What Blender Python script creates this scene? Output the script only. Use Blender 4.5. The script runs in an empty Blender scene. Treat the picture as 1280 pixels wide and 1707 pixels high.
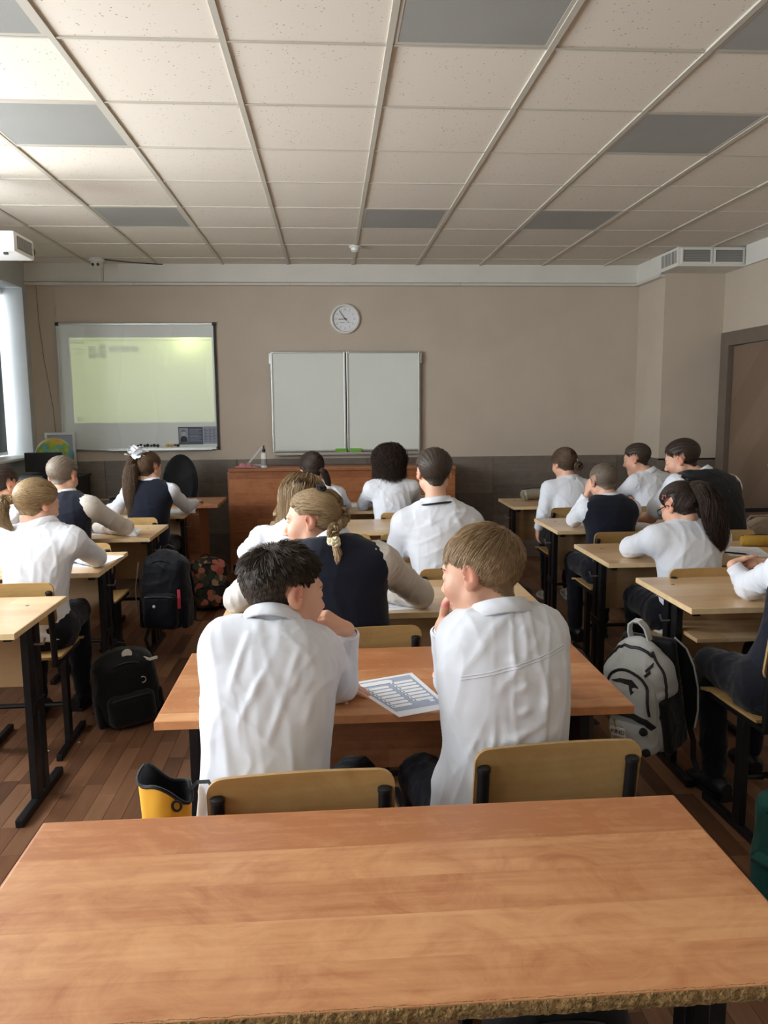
import bpy, bmesh, math, random
import numpy as np
from mathutils import Vector, Matrix

SC = bpy.context.scene
COL = SC.collection
PI = math.pi

def rgb(r, g, b):
    f = lambda v: (v/255/12.92) if v/255 <= .04045 else ((v/255+.055)/1.055)**2.4
    return (f(r), f(g), f(b), 1.0)

# ------------------------------------------------------------------ camera, world, daylight, exposure
cam_d = bpy.data.cameras.new('camera'); cam = bpy.data.objects.new('camera', cam_d); COL.objects.link(cam)
cam_d.sensor_fit = 'VERTICAL'; cam_d.sensor_height = 36.0; cam_d.lens = 1307.93/1707*36
cam_d.clip_start = .02; cam_d.clip_end = 200
_p, _y, _r = .134768, .06783, -.0080754
_f = np.array([math.sin(_y)*math.cos(_p), math.cos(_y)*math.cos(_p), -math.sin(_p)])
_r0 = np.array([math.cos(_y), -math.sin(_y), 0]); _u0 = np.cross(_r0, _f)
_rr = _r0*math.cos(_r)+_u0*math.sin(_r); _uu = _u0*math.cos(_r)-_r0*math.sin(_r)
cam.matrix_world = Matrix([[_rr[i], _uu[i], -_f[i], (0, 0, 1.5)[i]] for i in range(3)]+[[0, 0, 0, 1]])
SC.camera = cam
SC.view_settings.view_transform = 'Standard'; SC.view_settings.look = 'None'
SC.view_settings.gamma = 1; SC.view_settings.use_curve_mapping = False
SC.view_settings.exposure = 0.36
SC.cycles.use_denoising = True
SC.cycles.max_bounces = 6; SC.cycles.diffuse_bounces = 4; SC.cycles.glossy_bounces = 3; SC.cycles.transparent_max_bounces = 8
SC.cycles.caustics_reflective = False; SC.cycles.caustics_refractive = False; SC.cycles.sample_clamp_indirect = 4

W = bpy.data.worlds.new('world'); SC.world = W; W.use_nodes = True
W.node_tree.nodes['Background'].inputs[0].default_value = (.75, .86, 1, 1)
W.node_tree.nodes['Background'].inputs[1].default_value = 1.5

XL, XR, YF, YB, ZC = -2.75, 3.55, 7.6, -1.6, 2.805
WINS = [(-1.2, .5, 1), (1.0, 2.75, 1), (3.2, 4.85, 1), (5.3, 7.5, 1)]     # y0, y1 of each window in the left wall
WZ0, WZ1 = 1.05, 2.58
def daylight(i, y0, y1, power):
    l = bpy.data.lights.new('window_daylight', 'AREA'); l.shape = 'RECTANGLE'
    l.size = WZ1-WZ0; l.size_y = y1-y0; l.energy = power; l.color = (.92, .965, 1); l.spread = math.radians(170)
    o = bpy.data.objects.new('window_daylight', l); COL.objects.link(o)
    o.location = (XL-.36, (y0+y1)/2, (WZ0+WZ1)/2+.0)
    o.rotation_euler = (0, -PI/2+.0, 0)
for i, (a, b, k) in enumerate(WINS):
    daylight(i, a, b, (50, 98, 120, 80)[i])

# ------------------------------------------------------------------ materials
MATS = {}
def nt_mat(name):
    m = bpy.data.materials.new(name); m.use_nodes = True
    nt = m.node_tree; b = nt.nodes['Principled BSDF']; MATS[name] = m
    return m, nt, b
def N(nt, t, **kw):
    n = nt.nodes.new(t)
    for k, v in kw.items():
        if k.startswith('i_'): n.inputs[k[2:].replace('_', ' ')].default_value = v
        else: setattr(n, k, v)
    return n
def L(nt, a, ao, b, bi): nt.links.new(a.outputs[ao], b.inputs[bi])
def math_n(nt, op, a, b=None, ao=0, bo=0):
    n = N(nt, 'ShaderNodeMath', operation=op)
    for k, (v, o) in enumerate(((a, ao), (b, bo))):
        if v is None: continue
        if isinstance(v, (int, float)): n.inputs[k].default_value = v
        else: nt.links.new(v.outputs[o], n.inputs[k])
    return n
def ramp(nt, stops):
    r = N(nt, 'ShaderNodeValToRGB'); e = r.color_ramp.elements
    while len(e) < len(stops): e.new(.5)
    for q, (p, c) in zip(e, stops): q.position = p; q.color = c
    return r
def coords(nt, scale=(1, 1, 1), out='Object', rand=True):
    t = N(nt, 'ShaderNodeTexCoord'); m = N(nt, 'ShaderNodeMapping'); m.inputs['Scale'].default_value = scale
    L(nt, t, out, m, 'Vector')
    if rand:
        oi = N(nt, 'ShaderNodeObjectInfo'); k = math_n(nt, 'MULTIPLY', oi, 17.0, ao='Random')
        nt.links.new(k.outputs[0], m.inputs['Location'])
    return m
def plain(name, col, rough=.6, metal=0, spec=.5, nscale=0, namt=.12, bump=0, bscale=80, coat=0, sheen=0):
    m, nt, b = nt_mat(name)
    b.inputs['Roughness'].default_value = rough; b.inputs['Metallic'].default_value = metal
    b.inputs['Specular IOR Level'].default_value = spec; b.inputs['Coat Weight'].default_value = coat
    b.inputs['Sheen Weight'].default_value = sheen
    b.inputs['Base Color'].default_value = col
    if nscale:
        c = coords(nt); n = N(nt, 'ShaderNodeTexNoise'); n.inputs['Scale'].default_value = nscale; n.inputs['Detail'].default_value = 5
        L(nt, c, 0, n, 'Vector')
        d = tuple(v*(1-namt) for v in col[:3])+(1,); u = tuple(min(1, v*(1+namt)) for v in col[:3])+(1,)
        r = ramp(nt, [(.3, d), (.7, u)]); L(nt, n, 0, r, 0); L(nt, r, 0, b, 'Base Color')
    if bump:
        c = coords(nt); n = N(nt, 'ShaderNodeTexNoise'); n.inputs['Scale'].default_value = bscale; n.inputs['Detail'].default_value = 4
        L(nt, c, 0, n, 'Vector'); bp = N(nt, 'ShaderNodeBump'); bp.inputs['Strength'].default_value = bump; bp.inputs['Distance'].default_value = .01
        L(nt, n, 0, bp, 'Height'); L(nt, bp, 0, b, 'Normal')
    return m
def wood(name, dark, mid, light, stave=.095, slen=.75, rough=.38, axis=0, grain=1.0, spec=.5):
    """laminate print: staves along the long axis, each with its own tint, fine grain and a few figured knots"""
    m, nt, b = nt_mat(name)
    c = coords(nt, rand=False); s = N(nt, 'ShaderNodeSeparateXYZ'); L(nt, c, 0, s, 0)
    oi = N(nt, 'ShaderNodeObjectInfo'); off = math_n(nt, 'MULTIPLY', oi, 3.7, ao='Random')
    lo, cr = (0, 1) if axis == 0 else (1, 0)
    zz = math_n(nt, 'MULTIPLY', s, 1.0, ao=2)
    v0 = math_n(nt, 'ADD', s, zz, ao=cr); v = math_n(nt, 'ADD', v0, off)
    row = math_n(nt, 'FLOOR', math_n(nt, 'DIVIDE', v, stave))
    rs = math_n(nt, 'MULTIPLY', row, .37)
    u = math_n(nt, 'ADD', math_n(nt, 'ADD', s, off, ao=lo), rs)
    colm = math_n(nt, 'FLOOR', math_n(nt, 'DIVIDE', u, slen))
    cx = N(nt, 'ShaderNodeCombineXYZ'); L(nt, row, 0, cx, 0); L(nt, colm, 0, cx, 1)
    wn = N(nt, 'ShaderNodeTexWhiteNoise'); wn.noise_dimensions = '3D'; L(nt, cx, 0, wn, 0)
    g = N(nt, 'ShaderNodeCombineXYZ')
    L(nt, math_n(nt, 'MULTIPLY', u, 3.0), 0, g, 0); L(nt, math_n(nt, 'MULTIPLY', v, 60.0), 0, g, 1); L(nt, wn, 'Value', g, 2)
    gn = N(nt, 'ShaderNodeTexNoise'); gn.inputs['Scale'].default_value = 1.0; gn.inputs['Detail'].default_value = 6; gn.inputs['Distortion'].default_value = .6
    L(nt, g, 0, gn, 'Vector')
    g2 = N(nt, 'ShaderNodeCombineXYZ')
    L(nt, math_n(nt, 'MULTIPLY', u, 7.0), 0, g2, 0); L(nt, math_n(nt, 'MULTIPLY', v, 9.0), 0, g2, 1); L(nt, wn, 'Value', g2, 2)
    kn = N(nt, 'ShaderNodeTexNoise'); kn.inputs['Scale'].default_value = 1.0; kn.inputs['Detail'].default_value = 8; kn.inputs['Roughness'].default_value = .7
    kn.inputs['Distortion'].default_value = 1.5; L(nt, g2, 0, kn, 'Vector')
    a = math_n(nt, 'MULTIPLY', gn, .45*grain); bb = math_n(nt, 'MULTIPLY', wn, .45, ao='Value')
    kk = math_n(nt, 'MULTIPLY', math_n(nt, 'POWER', kn, 2.0), .85*grain)
    t = math_n(nt, 'ADD', math_n(nt, 'ADD', a, bb), kk)
    r = ramp(nt, [(.25, light), (.55, mid), (.95, dark)]); L(nt, t, 0, r, 0); L(nt, r, 0, b, 'Base Color')
    b.inputs['Roughness'].default_value = rough; b.inputs['Specular IOR Level'].default_value = spec
    bp = N(nt, 'ShaderNodeBump'); bp.inputs['Strength'].default_value = .06; bp.inputs['Distance'].default_value = .002
    L(nt, gn, 0, bp, 'Height'); L(nt, bp, 0, b, 'Normal')
    return m

M_wall = plain('wall_paint', rgb(200, 187, 170), .8, nscale=3, namt=.04, bump=.08, bscale=140)
M_white_paint = plain('white_paint', rgb(226, 224, 216), .6, nscale=5, namt=.03)
M_left_paint = plain('grey_white_paint', rgb(205, 210, 212), .55, nscale=4, namt=.03)
M_dado = wood('dado_laminate', rgb(98, 88, 80), rgb(122, 112, 103), rgb(140, 130, 120), stave=.3, slen=9, rough=.5, grain=.9)
M_rail = plain('grid_metal', rgb(204, 198, 186), .5, .2)
M_trunk = plain('plastic_trunking', rgb(214, 210, 200), .5)
M_desk_orange = wood('desk_alder', rgb(176, 114, 72), rgb(207, 150, 103), rgb(219, 167, 119), slen=9, rough=.36, grain=1.2)
M_desk_beige = wood('desk_birch', rgb(180, 142, 100), rgb(206, 172, 130), rgb(220, 192, 154), rough=.3, grain=.6)
M_edge_beige = plain('edge_birch', rgb(226, 196, 150), .5, nscale=30, namt=.08)
M_edge_orange = plain('edge_alder', rgb(206, 140, 92), .5, nscale=30, namt=.1)
M_chip = plain('raw_chipboard', rgb(158, 126, 80), .95, nscale=160, namt=.55, bump=1.0, bscale=220)
M_panel_or = wood('panel_alder', rgb(130, 80, 50), rgb(168, 110, 72), rgb(186, 128, 88), axis=0, rough=.45)
M_panel_be = wood('panel_birch', rgb(165, 125, 84), rgb(192, 154, 110), rgb(204, 170, 128), rough=.45, grain=.6)
M_ply = wood('chair_plywood', rgb(158, 124, 76), rgb(184, 150, 98), rgb(198, 168, 118), stave=.5, slen=4, rough=.33, grain=.9)
M_plyedge = plain('plywood_edge', rgb(188, 156, 108), .6, nscale=60, namt=.2)
M_black = plain('black_steel', rgb(24, 24, 27), .4, .3, nscale=20, namt=.3)
M_blackpl = plain('black_plastic', rgb(20, 20, 22), .45)
M_counter = wood('counter_cherry', rgb(122, 72, 42), rgb(164, 102, 62), rgb(186, 124, 78), stave=.12, slen=3.0, rough=.42)
M_counter_side = wood('teacher_desk_cherry', rgb(128, 80, 54), rgb(160, 106, 74), rgb(180, 126, 92), stave=.2, slen=3, rough=.4)
M_alu = plain('aluminium', rgb(196, 198, 196), .35, .85)
M_dark = plain('dark_gap', rgb(22, 20, 19), .9)
M_light = plain('light_diffuser', rgb(158, 158, 154), .45, nscale=2, namt=.06, bump=.25, bscale=500)
M_smoke = plain('white_plastic', rgb(232, 232, 228), .4)
M_grille = plain('projector_grille', rgb(120, 118, 106), .6)
M_door = wood('door_leaf', rgb(104, 84, 68), rgb(122, 100, 82), rgb(132, 110, 92), stave=.4, slen=5, rough=.5, grain=.5)
M_doorframe = plain('door_frame', rgb(112, 100, 88), .5, nscale=10, namt=.1)
M_blind = plain('roller_blind_cloth', rgb(120, 126, 128), .9, nscale=300, namt=.1)
M_paper = plain('paper_white', rgb(236, 238, 242), .8)
M_greypr = plain('print_grey', rgb(168, 178, 198), .8)
M_linepr = plain('print_line', rgb(96, 104, 122), .8)
M_shirt = None

def speckle_tile():
    m, nt, b = nt_mat('mineral_tile')
    c = coords(nt)
    v = N(nt, 'ShaderNodeTexVoronoi'); v.inputs['Scale'].default_value = 55; L(nt, c, 0, v, 'Vector')
    n = N(nt, 'ShaderNodeTexNoise'); n.inputs['Scale'].default_value = 9; L(nt, c, 0, n, 'Vector')
    th = math_n(nt, 'MULTIPLY', n, .32); lt = math_n(nt, 'LESS_THAN', v, th)
    wn = N(nt, 'ShaderNodeTexNoise'); wn.inputs['Scale'].default_value = 30; L(nt, c, 0, wn, 'Vector')
    lt2 = math_n(nt, 'MULTIPLY', lt, math_n(nt, 'GREATER_THAN', wn, .52))
    r = ramp(nt, [(0, rgb(226, 217, 204)), (1, rgb(170, 152, 132))]); L(nt, lt2, 0, r, 0); L(nt, r, 0, b, 'Base Color')
    b.inputs['Roughness'].default_value = .95; b.inputs['Specular IOR Level'].default_value = .2
    bp = N(nt, 'ShaderNodeBump'); bp.inputs['Strength'].default_value = .5; bp.inputs['Distance'].default_value = .002; bp.invert = True
    L(nt, lt2, 0, bp, 'Height'); L(nt, bp, 0, b, 'Normal')
    return m
M_tile = speckle_tile()
def plank_mat():
    m, nt, b = nt_mat('floor_plank')
    c = coords(nt, (1, 1, 1)); mp = N(nt, 'ShaderNodeMapping'); mp.inputs['Scale'].default_value = (40, 4, 4); L(nt, c, 0, mp, 0)
    n = N(nt, 'ShaderNodeTexNoise'); n.inputs['Scale'].default_value = 1; n.inputs['Detail'].default_value = 6; n.inputs['Distortion'].default_value = .8; L(nt, mp, 0, n, 'Vector')
    at = N(nt, 'ShaderNodeAttribute'); at.attribute_name = 'rnd'
    t = math_n(nt, 'ADD', math_n(nt, 'MULTIPLY', n, .5), math_n(nt, 'MULTIPLY', at, .5, ao='Fac'))
    r = ramp(nt, [(.2, rgb(92, 62, 43)), (.5, rgb(122, 84, 59)), (.85, rgb(148, 108, 79))]); L(nt, t, 0, r, 0); L(nt, r, 0, b, 'Base Color')
    b.inputs['Roughness'].default_value = .38
    return m
M_plank = plank_mat()
def vcol_mat(name, rough=.5, spec=.4, attr='col', bump=0, bscale=300, sss=0):
    m, nt, b = nt_mat(name); a = N(nt, 'ShaderNodeAttribute'); a.attribute_name = attr
    L(nt, a, 'Color', b, 'Base Color'); b.inputs['Roughness'].default_value = rough; b.inputs['Specular IOR Level'].default_value = spec
    if sss:
        b.inputs['Subsurface Weight'].default_value = sss; b.inputs['Subsurface Radius'].default_value = (.012, .004, .002); b.inputs['Subsurface Scale'].default_value = 1
    if bump:
        c = coords(nt); n = N(nt, 'ShaderNodeTexNoise'); n.inputs['Scale'].default_value = bscale; L(nt, c, 0, n, 'Vector')
        bp = N(nt, 'ShaderNodeBump'); bp.inputs['Strength'].default_value = bump; bp.inputs['Distance'].default_value = .002; L(nt, n, 0, bp, 'Height'); L(nt, bp, 0, b, 'Normal')
    return m
M_skin = vcol_mat('skin', .5, .35, bump=.08, bscale=700)
def hair_mat(name, dark, light, rough=.5):
    m, nt, b = nt_mat(name); a = N(nt, 'ShaderNodeAttribute'); a.attribute_name = 'rnd'
    r = ramp(nt, [(0, dark), (1, light)]); L(nt, a, 'Fac', r, 0); L(nt, r, 0, b, 'Base Color')
    b.inputs['Roughness'].default_value = rough; b.inputs['Specular IOR Level'].default_value = .3
    return m
H_dark = hair_mat('hair_dark_brown', rgb(34, 28, 24), rgb(92, 78, 66))
H_black = hair_mat('hair_near_black', rgb(28, 21, 18), rgb(76, 59, 50))
H_sand = hair_mat('hair_sandy', rgb(106, 84, 60), rgb(182, 154, 118))
H_blond = hair_mat('hair_dark_blond', rgb(96, 76, 55), rgb(186, 158, 118))
H_brown = hair_mat('hair_brown', rgb(52, 40, 32), rgb(116, 92, 70))
H_buzz = hair_mat('hair_cropped', rgb(92, 82, 72), rgb(140, 126, 110))
def cloth(name, col, bump=.35, scale=26, rough=.85, sheen=.15, weave=True):
    m, nt, b = nt_mat(name); b.inputs['Base Color'].default_value = col; b.inputs['Roughness'].default_value = rough
    b.inputs['Specular IOR Level'].default_value = .2; b.inputs['Sheen Weight'].default_value = sheen
    c = coords(nt, (1, 1, .6)); n = N(nt, 'ShaderNodeTexNoise'); n.inputs['Scale'].default_value = scale; n.inputs['Detail'].default_value = 3; n.inputs['Distortion'].default_value = 1.6
    n.noise_type = 'RIDGED_MULTIFRACTAL'
    L(nt, c, 0, n, 'Vector'); bp = N(nt, 'ShaderNodeBump'); bp.inputs['Strength'].default_value = bump; bp.inputs['Distance'].default_value = .012
    L(nt, n, 0, bp, 'Height'); L(nt, bp, 0, b, 'Normal')
    return m
M_shirt = cloth('white_cotton', rgb(224, 228, 236), .34, 11)
M_shirt_shaded = cloth('shaded_white_cotton', rgb(206, 200, 192), .3, 11)  # white cotton under the vests, with shade put into its base colour
M_navy = cloth('navy_knit', rgb(15, 19, 34), .08, 60)
M_blackknit = cloth('black_knit', rgb(13, 13, 16), .08, 60)
M_trouser = cloth('dark_trousers', rgb(15, 17, 27), .15, 16)
M_bagblack = cloth('black_nylon', rgb(12, 13, 17), .22, 14, .6)
M_bagnavy = cloth('navy_nylon', rgb(13, 16, 27), .22, 14, .6)
M_baggrey = cloth('grey_nylon', rgb(188, 191, 190), .2, 12, .65)
M_bagbrown = cloth('maroon_nylon', rgb(58, 40, 36), .22, 14, .65)
M_teal = cloth('teal_nylon', rgb(34, 98, 92), .2, 14, .65)
M_orange = cloth('orange_nylon', rgb(244, 178, 54), .22, 14, .6)
# ------------------------------------------------------------------ mesh helpers
class MB:
    """collects simple shapes; build() links them as ONE mesh object"""
    def __init__(s): s.bm = bmesh.new()
    def _add(s, verts, faces):
        vs = [s.bm.verts.new(v) for v in verts]
        for f in faces:
            try: s.bm.faces.new([vs[i] for i in f])
            except ValueError: pass
        return s
    def box(s, a, b, bev=0, M=None):
        x0, y0, z0 = a; x1, y1, z1 = b
        if bev:
            t = bmesh.new()
            r = bmesh.ops.create_cube(t, size=1)
            for v in t.verts: v.co = Vector(((x0+x1)/2+v.co.x*(x1-x0), (y0+y1)/2+v.co.y*(y1-y0), (z0+z1)/2+v.co.z*(z1-z0)))
            bmesh.ops.bevel(t, geom=list(t.edges), offset=bev, segments=2, affect='EDGES', profile=.6)
            t.verts.index_update()
            vs = [v.co.copy() for v in t.verts]; fs = [[v.index for v in f.verts] for f in t.faces]; t.free()
        else:
            vs = [Vector(p) for p in ((x0, y0, z0), (x1, y0, z0), (x1, y1, z0), (x0, y1, z0), (x0, y0, z1), (x1, y0, z1), (x1, y1, z1), (x0, y1, z1))]
            fs = [(0, 3, 2, 1), (4, 5, 6, 7), (0, 1, 5, 4), (1, 2, 6, 5), (2, 3, 7, 6), (3, 0, 4, 7)]
        if M is not None: vs = [M @ v for v in vs]
        return s._add(vs, fs)
    def tube(s, pts, r, n=8, flat=1.0, cap=True):
        pts = [Vector(p) for p in pts]; rs = r if isinstance(r, (list, tuple)) else [r]*len(pts)
        rings = []; up = None
        for i, p in enumerate(pts):
            t = (pts[min(i+1, len(pts)-1)]-pts[max(i-1, 0)]).normalized()
            if up is None: up = Vector((0, 0, 1)) if abs(t.z) < .9 else Vector((0, 1, 0))
            a = t.cross(up).normalized(); c = a.cross(t).normalized(); up = c
            rings.append([p+(a*math.cos(2*PI*k/n)+c*math.sin(2*PI*k/n)*flat)*rs[i] for k in range(n)])
        vs = [v for q in rings for v in q]
        fs = [(i*n+k, i*n+(k+1) % n, (i+1)*n+(k+1) % n, (i+1)*n+k) for i in range(len(pts)-1) for k in range(n)]
        if cap: fs += [tuple(range(n))[::-1], tuple((len(pts)-1)*n+k for k in range(n))]
        return s._add(vs, fs)
    def lathe(s, prof, c=(0, 0, 0), n=24, M=None, sx=1, sy=1):
        """prof: list of (radius, height) about z"""
        vs = []
        for r, h in prof:
            for k in range(n):
                v = Vector((r*math.cos(2*PI*k/n)*sx, r*math.sin(2*PI*k/n)*sy, h))
                vs.append((M @ v if M is not None else v)+Vector(c))
        fs = [(i*n+k, i*n+(k+1) % n, (i+1)*n+(k+1) % n, (i+1)*n+k) for i in range(len(prof)-1) for k in range(n)]
        if prof[0][0] > 1e-6: fs.append(tuple(range(n))[::-1])
        if prof[-1][0] > 1e-6: fs.append(tuple((len(prof)-1)*n+k for k in range(n)))
        return s._add(vs, fs)
    def prism(s, poly, d0, d1, axis=1, M=None):
        """extrude a 2D outline along an axis (1: outline in x,z; 0: in y,z; 2: in x,y)"""
        n = len(poly); vs = []
        for d in (d0, d1):
            for a, b in poly:
                v = Vector({0: (d, a, b), 1: (a, d, b), 2: (a, b, d)}[axis]); vs.append(M @ v if M is not None else v)
        fs = [tuple(range(n)), tuple(range(n, 2*n))[::-1]]+[(i, n+i, n+(i+1) % n, (i+1) % n) for i in range(n)]
        return s._add(vs, fs)
    def ribbon(s, pts, w, th, side):
        """flat strap: box section swept along points, width along 'side'"""
        pts = [Vector(p) for p in pts]; sd = Vector(side).normalized(); vs = []
        for i, p in enumerate(pts):
            t = (pts[min(i+1, len(pts)-1)]-pts[max(i-1, 0)]).normalized(); nn = t.cross(sd).normalized()
            for a, b in ((-1, -1), (1, -1), (1, 1), (-1, 1)): vs.append(p+sd*(a*w/2)+nn*(b*th/2))
        fs = [(i*4+k, i*4+(k+1) % 4, i*4+4+(k+1) % 4, i*4+4+k) for i in range(len(pts)-1) for k in range(4)]
        fs += [(3, 2, 1, 0), tuple((len(pts)-1)*4+k for k in range(4))]
        return s._add(vs, fs)
    def build(s, name, mat, parent=None, smooth=False, loc=None):
        bmesh.ops.recalc_face_normals(s.bm, faces=list(s.bm.faces))
        me = bpy.data.meshes.new(name); s.bm.to_mesh(me); s.bm.free()
        me.materials.append(mat)
        if smooth:
            me.polygons.foreach_set('use_smooth', [True]*len(me.polygons))
            me.set_sharp_from_angle(angle=math.radians(40))
        o = bpy.data.objects.new(name, me); COL.objects.link(o)
        if parent is not None: o.parent = parent
        if loc is not None: o.location = loc
        return o
def empty(name, loc, label=None, cat=None, group=None, rz=0):
    o = bpy.data.objects.new(name, None); COL.objects.link(o); o.empty_display_size = .05
    o.location = loc; o.rotation_euler = (0, 0, math.radians(rz)); return tag(o, label, cat, group)
def tag(o, label=None, cat=None, group=None, kind=None):
    if label: o['label'] = label
    if cat: o['category'] = cat
    if group: o['group'] = group
    if kind: o['kind'] = kind
    return o
def struct(mb, name, mat, parent=None):
    o = mb.build(name, mat, parent)
    if parent is None: o['kind'] = 'structure'
    return o
def copy_tree(o, parent=None):
    c = o.copy(); COL.objects.link(c)
    if parent is not None: c.parent = parent
    for ch in list(o.children): copy_tree(ch, c)
    return c
def text(name, s, size, loc, rot, mat, parent, th=.0005, align='CENTER'):
    cu = bpy.data.curves.new(name, 'FONT'); cu.body = s; cu.size = size; cu.extrude = th; cu.align_x = align; cu.align_y = 'CENTER'; cu.resolution_u = 3
    t = bpy.data.objects.new(name, cu); me = bpy.data.meshes.new_from_object(t); bpy.data.objects.remove(t); me.materials.clear(); me.materials.append(mat)
    o = bpy.data.objects.new(name, me); COL.objects.link(o); o.parent = parent; o.location = loc; o.rotation_euler = rot
    return o
rng = random.Random(7)

# ------------------------------------------------------------------ the room
# floor: a dark sub-floor with staggered wooden-look strips, the nearest 300 as parts
floor = struct(MB().box((XL-.1, YB, -.06), (XR+.1, YF, -.004)), 'floor', M_dark)
def add_rnd(o, v):
    a = o.data.attributes.new('rnd', 'FLOAT', 'POINT'); a.data.foreach_set('value', [v]*len(o.data.vertices))
planks = []
PW, PL = .07, .42
x = XL; k = 0
while x < XR:
    y = 1.0-rng.random()*PL
    while y < YF:
        planks.append((x, max(y, 1.0), min(x+PW, XR), min(y+PL, YF))); y += PL
    x += PW; k += 1
def p_key(q):
    cx, cy = (q[0]+q[2])/2, (q[1]+q[3])/2
    vis = (-1.15 < cx < -.3 or .65 < cx < 1.5 or cx < -1.1 and cy < 3.2) and cy > 1.7 and abs(cx) < .62*cy+.1
    return (0 if vis else 1, cy)
planks.sort(key=p_key)
protos = []
for i in range(8):
    o = MB().box((-PW/2+.0007, -PL/2+.0007, -.004), (PW/2-.0007, PL/2-.0007, 0), .0006).build('plank', M_plank); add_rnd(o, i/7)
    protos.append(o.data); bpy.data.objects.remove(o)
nb = 0; rest = MB(); vals = []
for q in planks:
    full = abs(q[3]-q[1]-PL) < 1e-4 and abs(q[2]-q[0]-PW) < 1e-4
    if nb < 300 and full and q[1] > 1.5:
        o = bpy.data.objects.new('plank', protos[rng.randrange(8)]); COL.objects.link(o); o.parent = floor
        o.location = ((q[0]+q[2])/2, (q[1]+q[3])/2, rng.uniform(-.0004, .0003)); nb += 1
    else:
        rest.box((q[0]+.0007, q[1]+.0007, -.004), (q[2]-.0007, q[3]-.0007, 0)); vals += [rng.random()]*8
o = rest.build('planks', M_plank, floor); a = o.data.attributes.new('rnd', 'FLOAT', 'POINT'); a.data.foreach_set('value', vals[:len(o.data.vertices)]); o['kind'] = 'stuff'
struct(MB().box((XL-.1, YB, -.06), (XR+.1, 1.0, 0)), 'floor_back', M_doorframe)

# walls
wf = struct(MB().box((XL-.2, YF, 0), (3.0, YF+.15, 2.95)), 'wall_front', M_wall)
wr = MB().box((XR, YB, 0), (XR+.15, 5.75, 2.95)).box((XR, 6.95, 0), (XR+.15, YF, 2.95)).box((XR, 5.75, 2.05), (XR+.15, 6.95, 2.95))
struct(wr, 'wall_right', M_wall)
struct(MB().box((3.0, 7.0, 0), (XR, YF+.15, 2.95)), 'wall_pillar', M_wall)
struct(MB().box((XL-.2, YB-.15, 0), (XR+.2, YB, 2.95)), 'wall_back', M_wall)
wl = MB().box((XL-.35, YB, 0), (XL, YF+.15, WZ0)).box((XL-.35, YB, WZ1), (XL, YF+.15, 2.95))
ys = [YB]+[v for w in WINS for v in w[:2]]+[YF+.15]
for i in range(0, len(ys), 2): wl.box((XL-.35, ys[i], WZ0), (XL, ys[i+1], WZ1))
struct(wl, 'wall_left', M_left_paint)
M_glass, nt, b = nt_mat('window_glass')
tr = N(nt, 'ShaderNodeBsdfTransparent'); gl = N(nt, 'ShaderNodeBsdfGlossy'); gl.inputs['Roughness'].default_value = .02; mx = N(nt, 'ShaderNodeMixShader'); mx.inputs[0].default_value = .06
L(nt, tr, 0, mx, 1); L(nt, gl, 0, mx, 2); nt.links.new(mx.outputs[0], nt.nodes['Material Output'].inputs[0])
for i, (a, b2, k) in enumerate(WINS):
    w = empty(f'window_{i+1}', (XL-.3, (a+b2)/2, WZ0)); w['kind'] = 'structure'; h = (b2-a)/2; H = WZ1-WZ0
    f = MB()
    for y0, y1 in ((-h, -h+.06), (h-.06, h), (-.03, .03)): f.box((-.03, y0, 0), (.03, y1, H), .004)
    for z0 in (0, H-.06): f.box((-.029, -h, z0), (.029, h, z0+.06))
    f.build('window_frame', M_smoke, w)
    for s in (-1, 1): MB().box((-.004, min(s*.03, s*(h-.06)), .06), (.004, max(s*.03, s*(h-.06)), H-.06)).build('pane', M_glass, w)
    MB().box((.03, -h+.002, -.0), (.36, h-.002, .022), .006).build('window_sill', M_smoke, w)
# roller blind over the far window
a, b2, _ = WINS[3]
bl = empty('roller_blind', (XL-.2, (a+b2)/2, 1.11), 'dark grey roller blind pulled down over the window near the whiteboard', 'blind'); h = (b2-a)/2
MB().box((-.002, -h, 0), (.002, h-.08, 1.42)).build('blind_cloth', M_blind, bl)
MB().tube([(0, -h+.01, 1.43), (0, h-.01, 1.43)], .026, 12).build('roller', M_smoke, bl, True)
MB().box((-.008, -h, -.025), (.008, h-.08, .0), .003).build('bottom_bar', M_smoke, bl)

# white band under the ceiling and cable trunking
tb = MB().box((XL, YF-.035, 2.645), (3.0, YF, ZC+.06)).box((2.965, 7.0, 2.645), (3.0, YF-.035, ZC+.06)).box((XR-.035, 1.0, 2.645), (XR, 6.6, ZC+.06))
struct(tb, 'trim_1', M_white_paint)
tk = empty('cable_trunking', (0, YF, 2.62), 'thin white cable trunking along the wall under the ceiling band', 'cable channel')
x = XL+.005
for wd in (.98, 1.42, 1.6, 1.7): MB().box((x, -.06, -.006), (min(x+wd-.003, 2.99), -.0, .018), .003).build('trunking_length', M_trunk, tk); x += wd
MB().box((2.945, -.6, -.006), (2.999, -.062, .018), .003).build('trunking_length', M_trunk, tk)
MB().box((-2.06, -.05, .02), (-2.04, -.0353, .19), .002).build('trunking_drop', M_trunk, tk)
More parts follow.
